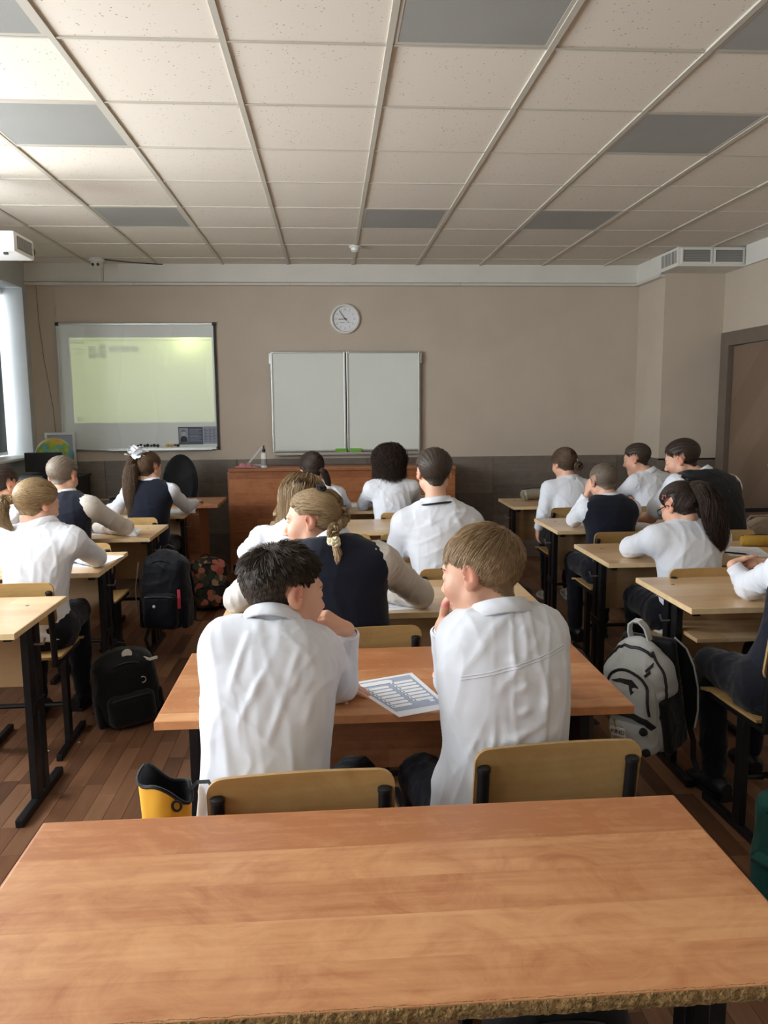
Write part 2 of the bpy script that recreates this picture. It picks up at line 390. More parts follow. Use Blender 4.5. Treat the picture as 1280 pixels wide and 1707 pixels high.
# dado panels on the front wall and pillar
da = struct(MB().box((XL, YF-.006, .0), (3.0, YF, 1.0)), 'trim_2', M_dark)
x = XL
while x < 2.99:
    x1 = min(x+.62, 3.0); MB().box((x+.0015, YF-.018, .06), (x1-.0015, YF-.004, 1.0), .0015).build('dado_panel', M_dado, da); x = x1
db = struct(MB().box((2.988, 6.99, 0), (3.0, YF-.018, 1.0)).box((3.0, 6.99, 0), (XR, 7.0, 1.0)), 'trim_3', M_dark)
MB().box((2.976, 6.984, .06), (2.99, 7.57, 1.0), .001).build('dado_panel', M_dado, db)
MB().box((2.978, 6.978, .06), (3.3, 6.992, .985), .001).build('dado_panel', M_dado, db)
MB().box((3.303, 6.978, .06), (XR-.002, 6.992, .985), .001).build('dado_panel', M_dado, db)
struct(MB().box((XL, YF-.03, 0), (3.0, YF-.006, .06)), 'baseboard_front', M_doorframe)
struct(MB().box((XR-.02, YB, 0), (XR, 5.68, .07)), 'baseboard_right', M_doorframe)

# suspended ceiling
ce = struct(MB().box((XL-.3, YB, 2.87), (XR+.2, YF+.1, 2.95)).box((XL, YB, 2.815), (XR, .66, 2.87)), 'ceiling', M_dark)
ce.data.materials.clear(); ce.data.materials.append(M_white_paint)
GX0, GY0 = .241, 3.060
lights = {(0, -1), (2, -1), (-3, -1), (-3, 1), (2, 1), (-3, 4), (0, 4), (2, 4)}
tile_mesh = {}
for i in range(-5, 6):
    for j in range(-4, 8):
        x0, x1 = max(GX0+.6*i, XL), min(GX0+.6*(i+1), XR); y0, y1 = max(GY0+.6*j, .66), min(GY0+.6*(j+1), YF)
        if x1-x0 < .02 or y1-y0 < .02: continue
        if (i, j) in lights: continue
        o = MB().box((-(x1-x0)/2+.004, -(y1-y0)/2+.004, 0), ((x1-x0)/2-.004, (y1-y0)/2-.004, .014), .002).build('ceiling_tile', M_tile, ce)
        o.location = ((x0+x1)/2, (y0+y1)/2, ZC+.003+rng.uniform(0, .002)); o.rotation_euler = (rng.uniform(-1, 1)*.002, rng.uniform(-1, 1)*.002, 0)
for i in range(-4, 6):
    x = GX0+.6*i
    if XL < x < XR: MB().box((x-.012, .66, ZC-.004), (x+.012, YF-.03, ZC+.03)).build('grid_rail', M_rail, ce)
for j in range(-4, 8):
    y = GY0+.6*j
    if .66 < y < YF: MB().box((XL, y-.006, ZC-.002), (XR, y+.006, ZC+.028)).build('grid_rail', M_rail, ce)
lnames = {(0, -1): 'unlit grey ceiling light panel over the middle desks, topmost of the picture', (2, -1): 'unlit grey ceiling light panel at the top right corner over the right desks',
          (-3, -1): 'unlit grey ceiling light panel at the top left corner over the left desks', (-3, 1): 'unlit grey ceiling light panel nearest behind the projector on the window side',
          (2, 1): 'unlit grey ceiling light panel over the right desks, second from the camera', (-3, 4): 'unlit grey ceiling light panel above the lit whiteboard side, far left of its row',
          (0, 4): 'unlit grey ceiling light panel in front of the white smoke detector', (2, 4): 'unlit grey ceiling light panel in the far row, right of the smoke detector'}
for (i, j) in sorted(lights):
    x0, y0 = GX0+.6*i, GY0+.6*j
    x1 = min(x0+.6, XR)
    t = empty('ceiling_light', (x0+.3, y0+.3, ZC), lnames[(i, j)], 'ceiling light', 'unlit ceiling light panels')
    w = x1-x0-.3
    f = MB().box((-.292, -.292, -.001), (-.272, .292, .03)).box((w-.028, -.292, -.001), (w-.008, .292, .03)).box((-.272, -.292, -.001), (w-.028, -.272, .03)).box((-.272, .272, -.001), (w-.028, .292, .03))
    f.build('light_frame', M_rail, t)
    MB().box((-.272, -.272, .0), (w-.028, .272, .008)).build('diffuser', M_light, t)

# door in the right wall
d = empty('door_1', (XR, 6.35, 0)); d['kind'] = 'structure'
fm = MB().box((-.03, .48, 0), (.12, .62, 2.12), .004).box((-.03, -.62, 0), (.12, -.48, 2.12), .004).box((-.03, -.48, 2.0), (.12, .48, 2.12), .004)
fm.build('door_frame', M_doorframe, d)
MB().box((.02, -.48, .01), (.06, .475, 1.995), .003).build('door_leaf', M_door, d)
MB().tube([(.02, -.4, 1.0), (-.04, -.4, 1.0), (-.04, -.28, 1.0)], .009).build('door_handle', M_alu, d, True)

# ventilation duct box over the pillar
v = empty('ventilation_duct', (3.235, 6.8, 2.645), 'white ventilation duct box with grilles above the wall pillar', 'vent')
MB().box((-.29, -.16, -.0), (.313, .2, .158), .004).build('duct_box', M_white_paint, v)
for x0, x1 in ((-.262, .005), (.02, .288)):
    fr = MB().box((x0, -.17, .02), (x0+.014, -.158, .146)).box((x1-.014, -.17, .02), (x1, -.158, .146)).box((x0+.014, -.17, .02), (x1-.014, -.158, .034)).box((x0+.014, -.17, .132), (x1-.014, -.158, .146)).build('grille_frame', M_smoke, v)
    sl = MB()
    for k in range(7): sl.box((x0+.015, -.166+.0, .038+k*.0135), (x1-.015, -.1605, .045+k*.0135))
    MB().box((x0+.014, -.1605, .034), (x1-.014, -.1598, .132)).build('grille_back', M_grille, v)
    sl.build('grille_slats', M_light, v)
sl = MB(); 
for k in range(13): sl.prism([(-.135+k*.024, .03), (-.129+k*.024, .03), (-.120+k*.024, .135), (-.126+k*.024, .135)], -.2925, -.29, axis=0)
sl.build('side_slats', M_dark, v)

# small ceiling things
t = empty('smoke_detector', (.235, 6.7, ZC-.002), 'round white smoke detector on the ceiling before the clock wall', 'smoke detector')
MB().lathe([(.05, 0), (.05, -.012), (.042, -.016)], n=24).build('base', M_smoke, t, True); MB().lathe([(.036, -.016), (.034, -.035), (.02, -.045), (.001, -.047)], n=24).build('sensor_head', M_smoke, t, True)
t = empty('security_camera', (-2.02, 7.3, ZC-.002), 'white dome security camera with two dark eyes under the ceiling', 'camera')
MB().lathe([(.062, 0), (.062, -.02), (.05, -.028)], n=24).build('base', M_smoke, t, True); MB().lathe([(.05, -.026), (.052, -.05), (.042, -.075), (.02, -.09), (.001, -.094)], n=24).build('dome', M_trunk, t, True)
for sx in (-.022, .022): MB().lathe([(.0001, 0), (.013, 0), (.013, .006)], n=12, M=Matrix.Rotation(PI/2+.35, 4, 'X'), c=(sx, -.052, -.058)).build('lens', M_blackpl, t)
o = MB().tube([(-1.955, 7.32, ZC-.008), (-1.75, 7.45, ZC-.009), (-1.5, 7.545, ZC-.009)], .0045, 6).build('cable', M_blackpl, smooth=True); tag(o, 'black cable leaving the dome security camera along the ceiling', 'cable')
o = MB().tube([(-2.66, 7.592, 2.63), (-2.655, 7.592, 2.3), (-2.63, 7.592, 1.95), (-2.575, 7.592, 1.5), (-2.56, 7.592, 1.1)], .0022, 6).build('cable', M_doorframe, smooth=True); tag(o, 'thin brown wire hanging down the wall left of the whiteboard', 'cable')

# ceiling projector
PX, PY, PZ = -1.885, 4.78, 2.36
t = empty('ceiling_projector', (PX, PY, ZC), 'white projector hanging on a pole from the ceiling by the windows', 'projector')
dz = PZ-ZC
MB().tube([(0-.06, 0, .0), (-.06, 0, dz+.13)], .024, 14).build('pole', M_alu, t, True)
MB().lathe([(.07, 0), (.07, -.012), (.03, -.02)], c=(-.06, 0, 0), n=20).build('ceiling_plate', M_alu, t, True)
MB().box((-.14, -.08, dz+.115), (.04, .08, dz+.13), .003).tube([(-.06, 0, dz+.2), (-.025, 0, dz+.2)], .008).tube([(-.06, 0, dz+.22), (-.03, 0, dz+.24)], .008).build('mount', M_blackpl, t)
MB().box((-.32, -.17, dz), (.17, .13, dz+.112), .014).build('body', M_smoke, t, True)
g = MB().box((.166, -.13, dz+.022), (.173, .09, dz+.092), .002).build('side_grille', M_grille, t)
gs = MB()
for k in range(9): gs.box((.172, -.122+k*.024, dz+.028), (.1745, -.112+k*.024, dz+.086))
gs.build('grille_slats', M_light, g)
MB().lathe([(.036, 0), (.036, .03), (.03, .034), (.026, .03), (.0001, .03)], c=(.13, .128, dz+.056), n=20, M=Matrix.Rotation(-PI/2, 4, 'X')).build('lens', M_blackpl, t, True)
MB().box((-.28, .1, dz-.012), (-.25, .12, dz+.001)).build('foot', M_blackpl, t); MB().box((.1, -.15, dz-.012), (.12, -.13, dz+.001)).build('foot', M_blackpl, t)
o = MB().tube([(-1.98, 4.75, 2.49), (-2.0, 4.72, 2.6), (-2.04, 4.7, 2.72), (-2.06, 4.7, ZC)], .007, 6).build('cable', M_blackpl, smooth=True); tag(o, 'black cable running from the ceiling down to the projector', 'cable')
# the projector's own beam: a spot lamp at its lens that throws the (washed-out) desktop picture on the board
def projector_beam(lx, ly, lz, u0, u1, v0, v1, power):
    l = bpy.data.lights.new('projector_beam', 'SPOT'); l.energy = power; l.spot_size = math.radians(66); l.spot_blend = 0; l.shadow_soft_size = .006
    l.use_nodes = True; nt = l.node_tree; em = nt.nodes['Emission']
    tc = N(nt, 'ShaderNodeTexCoord'); s = N(nt, 'ShaderNodeSeparateXYZ'); L(nt, tc, 'Normal', s, 0)
    az = math_n(nt, 'ABSOLUTE', s, ao=2)
    u = math_n(nt, 'DIVIDE', s, az, ao=0); v = math_n(nt, 'DIVIDE', s, az, ao=1)
    U = N(nt, 'ShaderNodeMapRange'); V = N(nt, 'ShaderNodeMapRange'); U.clamp = V.clamp = False
    L(nt, u, 0, U, 0); L(nt, v, 0, V, 0)
    U.inputs[1].default_value = u0; U.inputs[2].default_value = u1; V.inputs[1].default_value = v0; V.inputs[2].default_value = v1
    def rect(a0, a1, b0, b1):
        p = math_n(nt, 'MULTIPLY', math_n(nt, 'GREATER_THAN', U, a0), math_n(nt, 'LESS_THAN', U, a1))
        q = math_n(nt, 'MULTIPLY', math_n(nt, 'GREATER_THAN', V, b0), math_n(nt, 'LESS_THAN', V, b1))
        return math_n(nt, 'MULTIPLY', p, q)
    full = rect(0, 1, 0, 1)
    dark = None
    rs = [(.005, .1, .93, .955), (.02, .09, .86, .87), (.02, .1, .83, .84), (.02, .085, .80, .81), (.02, .095, .75, .757), (.02, .08, .72, .727), (.02, .09, .67, .677), (.02, .08, .58, .587), (.02, .1, .5, .507), (.02, .11, .47, .477),
          (.13, .18, .83, .9), (.2, .25, .76, .92), (.27, .35, .83, .9), (.36, .42, .83, .9), (.43, .48, .83, .9), (.13, .19, .76, .82), (.02, .06, .02, .08), (0, 1, .965, .975), (.08, .9, .045, .052)]
    for r in rs:
        q = rect(*r); dark = q if dark is None else math_n(nt, 'MAXIMUM', dark, q)
    k = math_n(nt, 'SUBTRACT', full, math_n(nt, 'MULTIPLY', dark, .55))
    L(nt, k, 0, em, 'Strength'); em.inputs['Color'].default_value = (.86, 1, .38, 1)
    o = bpy.data.objects.new('projector_beam', l); COL.objects.link(o); o.location = (lx, ly, lz); o.rotation_euler = (PI/2, 0, 0)
    return o
LX, LY, LZ = PX+.13, PY+.17, PZ+.056
dy = YF-.02-LY
projector_beam(LX, LY, LZ, (-2.385-LX)/dy, (-1.085-LX)/dy, (1.36-LZ)/dy, (2.145-LZ)/dy, 72)
# ------------------------------------------------------------------ boards, clock, counter
def gloss_board():
    m, nt, b = nt_mat('board_enamel'); b.inputs['Base Color'].default_value = rgb(224, 230, 226); b.inputs['Roughness'].default_value = .2
    c = coords(nt, (1.2, 1, .35)); n = N(nt, 'ShaderNodeTexNoise'); n.inputs['Scale'].default_value = 2.2; L(nt, c, 0, n, 'Vector')
    r = ramp(nt, [(.35, (.14,)*3+(1,)), (.65, (.3,)*3+(1,))]); L(nt, n, 0, r, 0); L(nt, r, 0, b, 'Roughness')
    return m
M_board = gloss_board()
M_board2 = plain('board_matt', rgb(230, 236, 228), .42, nscale=2, namt=.02)
t = empty('whiteboard', (-1.777, YF, 1.112), 'large whiteboard with the projected greenish picture, left of the clock', 'whiteboard')
w, h = .714, 1.155
MB().box((-w, -.02, .0), (w, -.004, h)).build('board_surface', M_board, t)
MB().box((-w-.012, -.028, 0), (-w+.006, -.001, h), .003).build('frame_side', M_alu, t); MB().box((w-.006, -.028, 0), (w+.012, -.001, h), .003).build('frame_side', M_blackpl, t)
MB().box((-w, -.028, h-.008), (w, -.001, h+.008), .003).build('frame_top', M_alu, t); MB().box((-w, -.028, -.012), (w, -.001, .008), .003).build('frame_bottom', M_alu, t)
for sx in (-1, 1):
    for z in (0, h): MB().box((sx*w-.016, -.031, z-.016), (sx*w+.016, -.001, z+.016), .006).build('corner_cap', M_blackpl, t)
MB().box((-.3, -.06, -.016), (.66, -.028, -.008), .002).build('pen_tray', M_alu, t)
# magnets
mcol = [('red', rgb(150, 36, 36), .008), ('red', rgb(150, 40, 36), .008), ('black', rgb(24, 26, 26), .009), ('dark green', rgb(22, 54, 46), .015), ('black', rgb(20, 22, 24), .012), ('dark green', rgb(22, 54, 46), .015),
        ('black', rgb(20, 22, 24), .011), ('dark green', rgb(24, 50, 44), .014), ('dark green', rgb(24, 54, 44), .015), ('yellow', rgb(218, 182, 60), .016), ('yellow', rgb(224, 190, 70), .013), ('red', rgb(150, 40, 40), .012), ('black', rgb(24, 20, 24), .014)]
mx = -1.777-.085
ordw = ['first', 'second', 'third', 'fourth', 'fifth', 'sixth', 'seventh', 'eighth', 'ninth', 'tenth', 'eleventh', 'twelfth', 'thirteenth']
mm = {}
for q, (nm, c, r) in enumerate(mcol):
    if nm not in mm: mm[nm] = plain('magnet_'+nm.replace(' ', '_'), c, .35)
    o = MB().lathe([(r*.8, 0), (r, .004), (r, .009), (r*.7, .013), (.0001, .014)], n=14, M=Matrix.Rotation(PI/2, 4, 'X')).build('magnet', mm[nm], None, True, (mx, YF-.0195, 1.112+.03+(q % 2)*.004))
    tag(o, f'small round {nm} magnet, {ordw[q]} from the left in the row along the whiteboard bottom', 'magnet', 'magnets along the whiteboard bottom'); mx += r+.018+(.06 if q in (8,) else 0)
# poster on the board's lower right corner
M_post = plain('poster_dark', rgb(74, 82, 98), .55); M_post2 = plain('poster_pale', rgb(150, 158, 172), .55); M_face = plain('portrait_grey', rgb(176, 180, 186), .6); M_coat = plain('portrait_coat', rgb(44, 48, 58), .6)
p = empty('poster', (-1.315, YF-.0205, 1.15), 'dark blue-grey sheet with a portrait and lines of text on the whiteboard corner', 'poster')
MB().box((-.115, -.002, 0), (.115, 0, .165)).build('sheet', M_post, p)
MB().box((-.108, -.0028, .02), (-.025, -.0021, .155)).build('portrait_ground', M_post2, p)
MB().prism([(-.1, .022), (-.03, .022), (-.034, .062), (-.052, .078), (-.078, .078), (-.096, .062)], -.0034, -.0029).build('portrait_coat', M_coat, p)
MB().lathe([(.02, 0), (.02, .0006)], c=(-.066, -.003, .104), n=16, M=Matrix.Rotation(PI/2, 4, 'X'), sy=1.3).build('portrait_face', M_face, p)
MB().prism([(-.088, .108), (-.084, .126), (-.066, .136), (-.048, .126), (-.045, .11), (-.05, .12), (-.066, .126), (-.082, .12)], -.0042, -.0037).build('portrait_hair', M_coat, p)
ln = MB()
for k in range(9): ln.box((-.014, -.0028, .03+k*.0135), (.1-.02*(k % 3 == 1), -.0021, .0345+k*.0135))
ln.build('text_lines', M_post2, p)
p = empty('table_sheet', (-1.135, YF-.0205, 1.15), 'grey sheet with a table of small text beside the portrait poster', 'poster')
MB().box((-.062, -.002, .004), (.064, 0, .168)).build('sheet', M_post2, p)
ln = MB()
for k in range(9):
    for c0, c1 in ((-.055, -.02), (-.012, .02), (.028, .056)): ln.box((c0, -.0028, .025+k*.0145), (c1-.01*((k*3+int(c0*100)) % 2), -.0021, .03+k*.0145))
ln.build('text_table', M_post, p)

# two-leaf whiteboard
t = empty('folding_whiteboard', (.165, YF, 1.068), 'two-panel whiteboard with aluminium frame below the clock', 'whiteboard')
def leaf(x0, x1):
    l = MB().box((x0+.012, -.05, .012), (x1-.012, -.036, .93)).build('board_panel', M_board2, t)
    for a, b2, c, d2 in ((x0, x0+.018, 0, .942), (x1-.018, x1, 0, .942)): MB().box((a, -.056, c), (b2, -.03, d2), .003).build('panel_frame', M_alu, l)
    for z in (0, .924): MB().box((x0+.018, -.056, z), (x1-.018, -.03, z+.018), .003).build('panel_frame', M_alu, l)
leaf(-.707, -.006); leaf(.003, .704)
MB().box((-.7, -.03, .004), (.7, -.001, .93)).build('back_frame', M_dark, t)
MB().box((-.69, -.09, -.03), (.69, -.02, -.018), .003).box((-.69, -.094, -.03), (.69, -.088, -.004), .002).build('pen_tray', M_alu, t)
for sx in (-.715, .712): MB().box((sx-.008, -.05, .83), (sx+.008, -.002, .93), .003).build('hinge', M_alu, t)
M_green = plain('eraser_green', rgb(112, 176, 62), .8, nscale=60, namt=.1)
for k, (x, w) in enumerate(((.105, 'left'), (.245, 'right'))):
    o = MB().box((-.055, -.02, 0), (.055, .02, .045), .005).build('board_eraser', M_green, None, False, (x, YF-.068, 1.0515)); tag(o, f'bright green board eraser, {w} one of the pair on the tray', 'eraser', 'green erasers on the board tray')

# wall clock
t = empty('wall_clock', (.162, YF, 2.313), 'round white wall clock with thin dark hands above the two-panel whiteboard', 'clock')
RX = Matrix.Rotation(PI/2, 4, 'X')
MB().lathe([(.141, 0), (.141, .02), (.134, .032), (.122, .034), (.114, .024), (.113, .012)], n=48, M=RX).build('rim', M_smoke, t, True)
MB().lathe([(.116, .008), (.116, .0125), (.0001, .0125)], n=40, M=RX).build('dial', M_paper, t)
M_mark = plain('clock_mark', rgb(150, 150, 146), .6); M_hand = plain('clock_hand', rgb(30, 30, 32), .5)
tk = MB()
for k in range(60):
    R4 = Matrix.Rotation(k*PI/30, 4, 'Y'); l = .012 if k % 5 == 0 else .005; wd = .0016 if k % 5 == 0 else .0007
    tk.box((-wd, -.0135, .108-l), (wd, -.0126, .108), M=R4)
tk.build('minute_track', M_mark, t)
for k in range(1, 13):
    a = k*PI/6; text('numeral', str(k), .026, (.085*math.sin(a), -.013, .085*math.cos(a)), (PI/2, 0, 0), M_mark, t)
def handm(a, l, w, d): return MB().box((-w, -d-.001, -.02), (w, -d, l), M=Matrix.Rotation(math.radians(a), 4, 'Y'))
handm(-93, .062, .003, .0155).build('hour_hand', M_hand, t); handm(-36, .092, .0022, .018).build('minute_hand', M_hand, t); handm(125, .07, .0006, .0205).build('second_hand', M_mark, t)
MB().lathe([(.006, .014), (.006, .022)], n=12, M=RX).build('hub', M_hand, t)
MB().box((-.05, -.0132, -.036), (-.004, -.0126, -.031)).box((.016, -.0132, -.036), (.04, -.0126, -.031)).build('dial_print', M_mark, t)

# long wooden counter in front of the boards
t = empty('teacher_counter', (.115, 7.28, 0), 'long reddish wooden counter below the whiteboards', 'counter')
cw = 1.02
MB().box((-cw, -.25, .925), (cw, .24, .95), .004).build('counter_top', M_counter, t)
MB().box((-cw+.005, -.235, .08), (cw-.005, -.215, .924), .002).build('front_panel', M_counter, t)
for sx in (-1, 1): MB().box((sx*cw-.012, -.2349 if 0 else -.214, .0), (sx*cw+.012 if sx < 0 else cw-.001, .23, .924), .002).build('side_panel', M_counter_side, t)
MB().box((-cw+.03, -.18, .0), (cw-.03, -.16, .08)).build('plinth', M_dark, t)
o = empty('spray_bottle', (-.60, 7.19, .95), 'white and black pump bottle standing on the wooden counter', 'bottle')
MB().lathe([(.026, 0), (.028, .006), (.028, .12), (.022, .135), (.012, .14)], n=20).build('bottle_body', M_smoke, o, True)
MB().lathe([(.013, .138), (.015, .146), (.013, .17), (.006, .174), (.006, .2), (.0001, .2)], n=16).build('pump', M_blackpl, o, True)
MB().lathe([(.0285, .02), (.0285, .08)], n=20).build('bottle_label', M_mark, o, True)
o = MB()
o.prism([(-.16, 0), (.0, .19), (.0, .165), (-.12, .022), (0, .022), (0, 0)], -.006, .006); 
o = o.build('set_square', M_alu, None, False, (-.63, 7.3, .9505)); tag(o, 'large grey set square standing behind the pump bottle on the counter', 'set square')
M_pink = cloth('pink_cloth', rgb(196, 130, 136), .6, 30)
bmx = bmesh.new(); bmesh.ops.create_grid(bmx, x_segments=14, y_segments=10, size=.5)
for v_ in bmx.verts:
    x, y = v_.co.x, v_.co.y; v_.co = Vector((x*.2, y*.16, .006+.03*max(0, 1-((x+.05)**2+y*y)*5)*(1+.5*math.sin(x*21+y*9))))
me = bpy.data.meshes.new('cloth'); bmx.to_mesh(me); bmx.free(); me.materials.append(M_pink)
o = bpy.data.objects.new('cleaning_cloth', me); COL.objects.link(o); o.location = (-.76, 7.2, .948); md = o.modifiers.new('s', 'SOLIDIFY'); md.thickness = .004; md.offset = 1
tag(o, 'crumpled pink cloth at the left end of the counter', 'cloth')

# teacher's desk by the window with keyboard and black chair
t = empty('teacher_desk', (-1.62, 6.5, 0), 'reddish teacher desk with a black keyboard behind the girl with the white bow', 'desk')
MB().box((-.95, -.33, .715), (.735, .22, .74), .003).build('desk_top', M_panel_or, t)
MB().box((.42, -.28, .0), (.58, -.262, .714)).build('front_panel', M_counter_side, t)
MB().box((.56, -.26, 0), (.58, .2, .714), .002).build('side_panel', M_counter_side, t); MB().box((-.94, -.3, 0), (-.92, .2, .714), .002).build('side_panel', M_counter_side, t)
MB().box((-.92, .1, .3), (.56, .118, .714)).build('modesty_panel', M_counter_side, t)
k = empty('keyboard', (-1.78, 6.36, .741), 'black computer keyboard on the teacher desk', 'keyboard', rz=4)
MB().box((-.22, -.07, 0), (.22, .07, .018), .004).build('keyboard_case', M_blackpl, k)
kk = MB()
for r in range(5):
    for c in range(15): kk.box((-.21+c*.028, -.06+r*.024, .018), (-.21+c*.028+.024, -.06+r*.024+.02, .024))
o = kk.build('keys', M_black, k); o['kind'] = 'stuff'
o = empty('stapler', (-1.72, 6.52, .741), 'black stapler lying behind the keyboard on the teacher desk', 'stapler', rz=8)
MB().box((-.09, -.02, 0), (.09, .02, .014), .004).build('stapler_base', M_blackpl, o); MB().box((-.088, -.017, .02), (.088, .017, .05), .01, M=Matrix.Rotation(-.05, 4, 'Y')).build('stapler_arm', M_blackpl, o)
t = empty('office_chair', (-1.42, 6.86, 0), 'black office chair with rounded back behind the teacher desk', 'chair', rz=-25)
MB().lathe([(.0001, 0), (.2, .0), (.245, .03), (.24, .07), (.0001, .085)], c=(0, 0, .42), n=28).build('seat', M_bagblack, t, True)
MB().lathe([(.0001, -.03), (.2, -.028), (.24, 0), (.2, .03), (.0001, .034)], c=(0, .2, .82), n=32, M=Matrix.Rotation(PI/2-.12, 4, 'X'), sy=1.12, sx=.8).build('backrest', M_bagblack, t, True)
MB().tube([(0, .2, .44), (0, .26, .52), (0, .24, .8)], .022, 8).build('back_bar', M_blackpl, t, True); MB().tube([(0, 0, .08), (0, 0, .42)], .025, 10).build('gas_column', M_blackpl, t, True)
for q in range(5): a = q*2*PI/5; MB().tube([(0, 0, .09), (.27*math.cos(a), .27*math.sin(a), .05), (.28*math.cos(a), .28*math.sin(a), .001)], .018, 8).build('leg', M_blackpl, t, True)

# globe, dark box, framed board and low black cabinet in the window corner
t = empty('low_cabinet', (-2.48, 7.12, 0), 'low black cabinet in the corner under the globe', 'cabinet')
MB().box((-.25, -.3, .0), (.25, .32, .88), .004).build('cabinet_body', M_blackpl, t); MB().box((-.265, -.34, .88), (.265, .33, .9), .004).build('cabinet_top', M_black, t)
for sx in (-1, 1): MB().box((sx*.125-.118, -.312, .04), (sx*.125+.118, -.301, .86), .003).build('cabinet_door', M_black, t)
def globe_mat():
    m, nt, b = nt_mat('globe_map'); c = coords(nt, rand=False); n = N(nt, 'ShaderNodeTexNoise'); n.inputs['Scale'].default_value = 7; n.inputs['Detail'].default_value = 5; L(nt, c, 0, n, 'Vector')
    r = ramp(nt, [(.0, rgb(60, 140, 190)), (.40, rgb(90, 165, 205)), (.42, rgb(120, 160, 70)), (.5, rgb(176, 180, 76)), (.58, rgb(214, 168, 66)), (.68, rgb(120, 160, 80))]); L(nt, n, 0, r, 0); L(nt, r, 0, b, 'Base Color'); b.inputs['Roughness'].default_value = .35; return m
t = empty('globe', (-2.50, 7.1, .901), 'school globe with blue seas and green land in the window corner', 'globe')
MB().lathe([(.16*math.sin(a*PI/16)+.0001, .2-.16*math.cos(a*PI/16)) for a in range(17)], n=32, M=Matrix.Rotation(.4, 4, 'Y')).build('ball', globe_mat(), t, True)
MB().lathe([(.1, 0), (.1, .01), (.02, .025), (.014, .05)], n=24).build('stand', M_blackpl, t, True)
t = empty('monitor', (-2.45, 6.9, .901), 'black monitor seen from behind in front of the globe', 'monitor')
MB().box((-.155, -.01, .06), (.155, .03, .225), .008).build('screen_case', M_blackpl, t); MB().box((-.03, .0, .008), (.03, .02, .08)).build('neck', M_blackpl, t); MB().box((-.1, -.06, 0), (.1, .07, .01), .003).build('foot', M_blackpl, t)
t = empty('picture_frame', (-2.50, 7.5, .901), 'white-framed grey board leaning on the wall behind the globe', 'frame')
MB().box((-.12, 0, 0), (.12, .012, .36)).build('picture_board', M_greypr, t)
MB().box((-.135, -.006, 0), (-.115, .016, .375)).box((.115, -.006, 0), (.135, .016, .375)).box((-.115, -.006, .355), (.115, .016, .375)).build('frame_bars', M_smoke, t)
for k, (x, y, c) in enumerate(((-2.56, 6.83, M_paper), (-2.565, 6.835, M_greypr))):
    o = MB().box((-.1, -.14, 0), (.1, .14, .012), .002).build('folder', c, None, False, (x, y, .9005+k*.0125)); tag(o, ('white' if k == 0 else 'grey')+' folder lying on the black cabinet, '+('under the other one' if k == 0 else 'on top of the white one'), 'folder', 'folders on the black cabinet')

# ------------------------------------------------------------------ pupils' desks and chairs
def desk(x0, y0, kind, label, rz=0, shelf=False, chip=False, d=.54):
    w, z = 1.2, .74
    t = empty('school_desk', (x0+w/2, y0+d/2, 0), label, 'desk', 'two-seat school desks', rz)
    mt, me_, mp = (M_desk_orange, M_edge_orange, M_panel_or) if kind == 'o' else (M_desk_beige, M_edge_beige, M_panel_be)
    top = MB().box((-w/2+.002, -d/2+.002, z-.022), (w/2-.002, d/2-.002, z), .0015).build('desk_top', mt, t)
    e = .0022
    for a, b2 in (((-w/2-.0005, d/2-e, z-.022), (w/2+.0005, d/2+.0005, z-.0008)), ((-w/2-.0005, -d/2, z-.022), (-w/2+e, d/2, z-.0008)), ((w/2-e, -d/2, z-.022), (w/2+.0005, d/2, z-.0008))):
        MB().box(a, b2, .0008).build('edge_band', me_, top)
    if chip:                       # the near edge has lost its band: crumbled raw chipboard
        q = MB(); r2 = random.Random(3); n = 150; vs = []
        for k in range(n+1):
            x = -w/2+w*k/n; j = r2.uniform(0, .0035); jz = r2.uniform(0, .002)
            vs += [(x, -d/2-.001+j, z-.022), (x, -d/2-.004+j*1.2, z-.012), (x, -d/2-.001+r2.uniform(0, .004), z-.001-jz), (x, -d/2+.004+r2.uniform(0, .003), z+.0004)]
        q._add(vs, [(k*4+i, k*4+i+4, k*4+i+5, k*4+i+1) for k in range(n) for i in range(3)])
        q.build('broken_edge', M_chip, top)['label'] = 'crumbled raw chipboard edge'
    else:
        MB().box((-w/2-.0005, -d/2-.0005, z-.022), (w/2+.0005, -d/2+e, z-.0008), .0008).build('edge_band', me_, top)
    MB().box((-w/2+.07, .1, .42), (w/2-.07, .116, z-.024), .001).build('modesty_panel', mp, t)
    if shelf: MB().box((-w/2+.075, -.17, .575), (w/2-.075, .099, .591), .002).build('book_shelf', mt, t)
    for sx in (-1, 1):
        x = sx*(w/2-.055)
        lg = MB().box((x-.014, -.055, .0), (x+.014, -.005, .69), .003).build('leg', M_black, t)
        MB().box((x-.012, .03, .03), (x+.012, .075, .69), .003).build('leg', M_black, t)
        MB().box((x-.016, -.21, .0), (x+.016, .22, .032), .006).build('foot_bar', M_black, t)
        MB().box((x-.015, -.2, .69), (x+.015, .2, .717), .003).build('top_bar', M_black, t)
        MB().box((x+sx*.0145-.004, -.05, .36), (x+sx*.0145+.004, .07, .4), .002).build('clamp', M_black, t)
        MB().tube([(x+sx*.016, .0, .62), (x+sx*.05, .0, .62), (x+sx*.058, .0, .645)], .004, 6).build('bag_hook', M_alu, t, True)
    if kind == 'b':
        for sx in (-1, 1): MB().lathe([(.0001, .0), (.008, .0), (.007, .0012), (.0001, .0015)], c=(sx*.5, .12, z), n=10).build('screw_cap', M_doorframe, top)
    return t
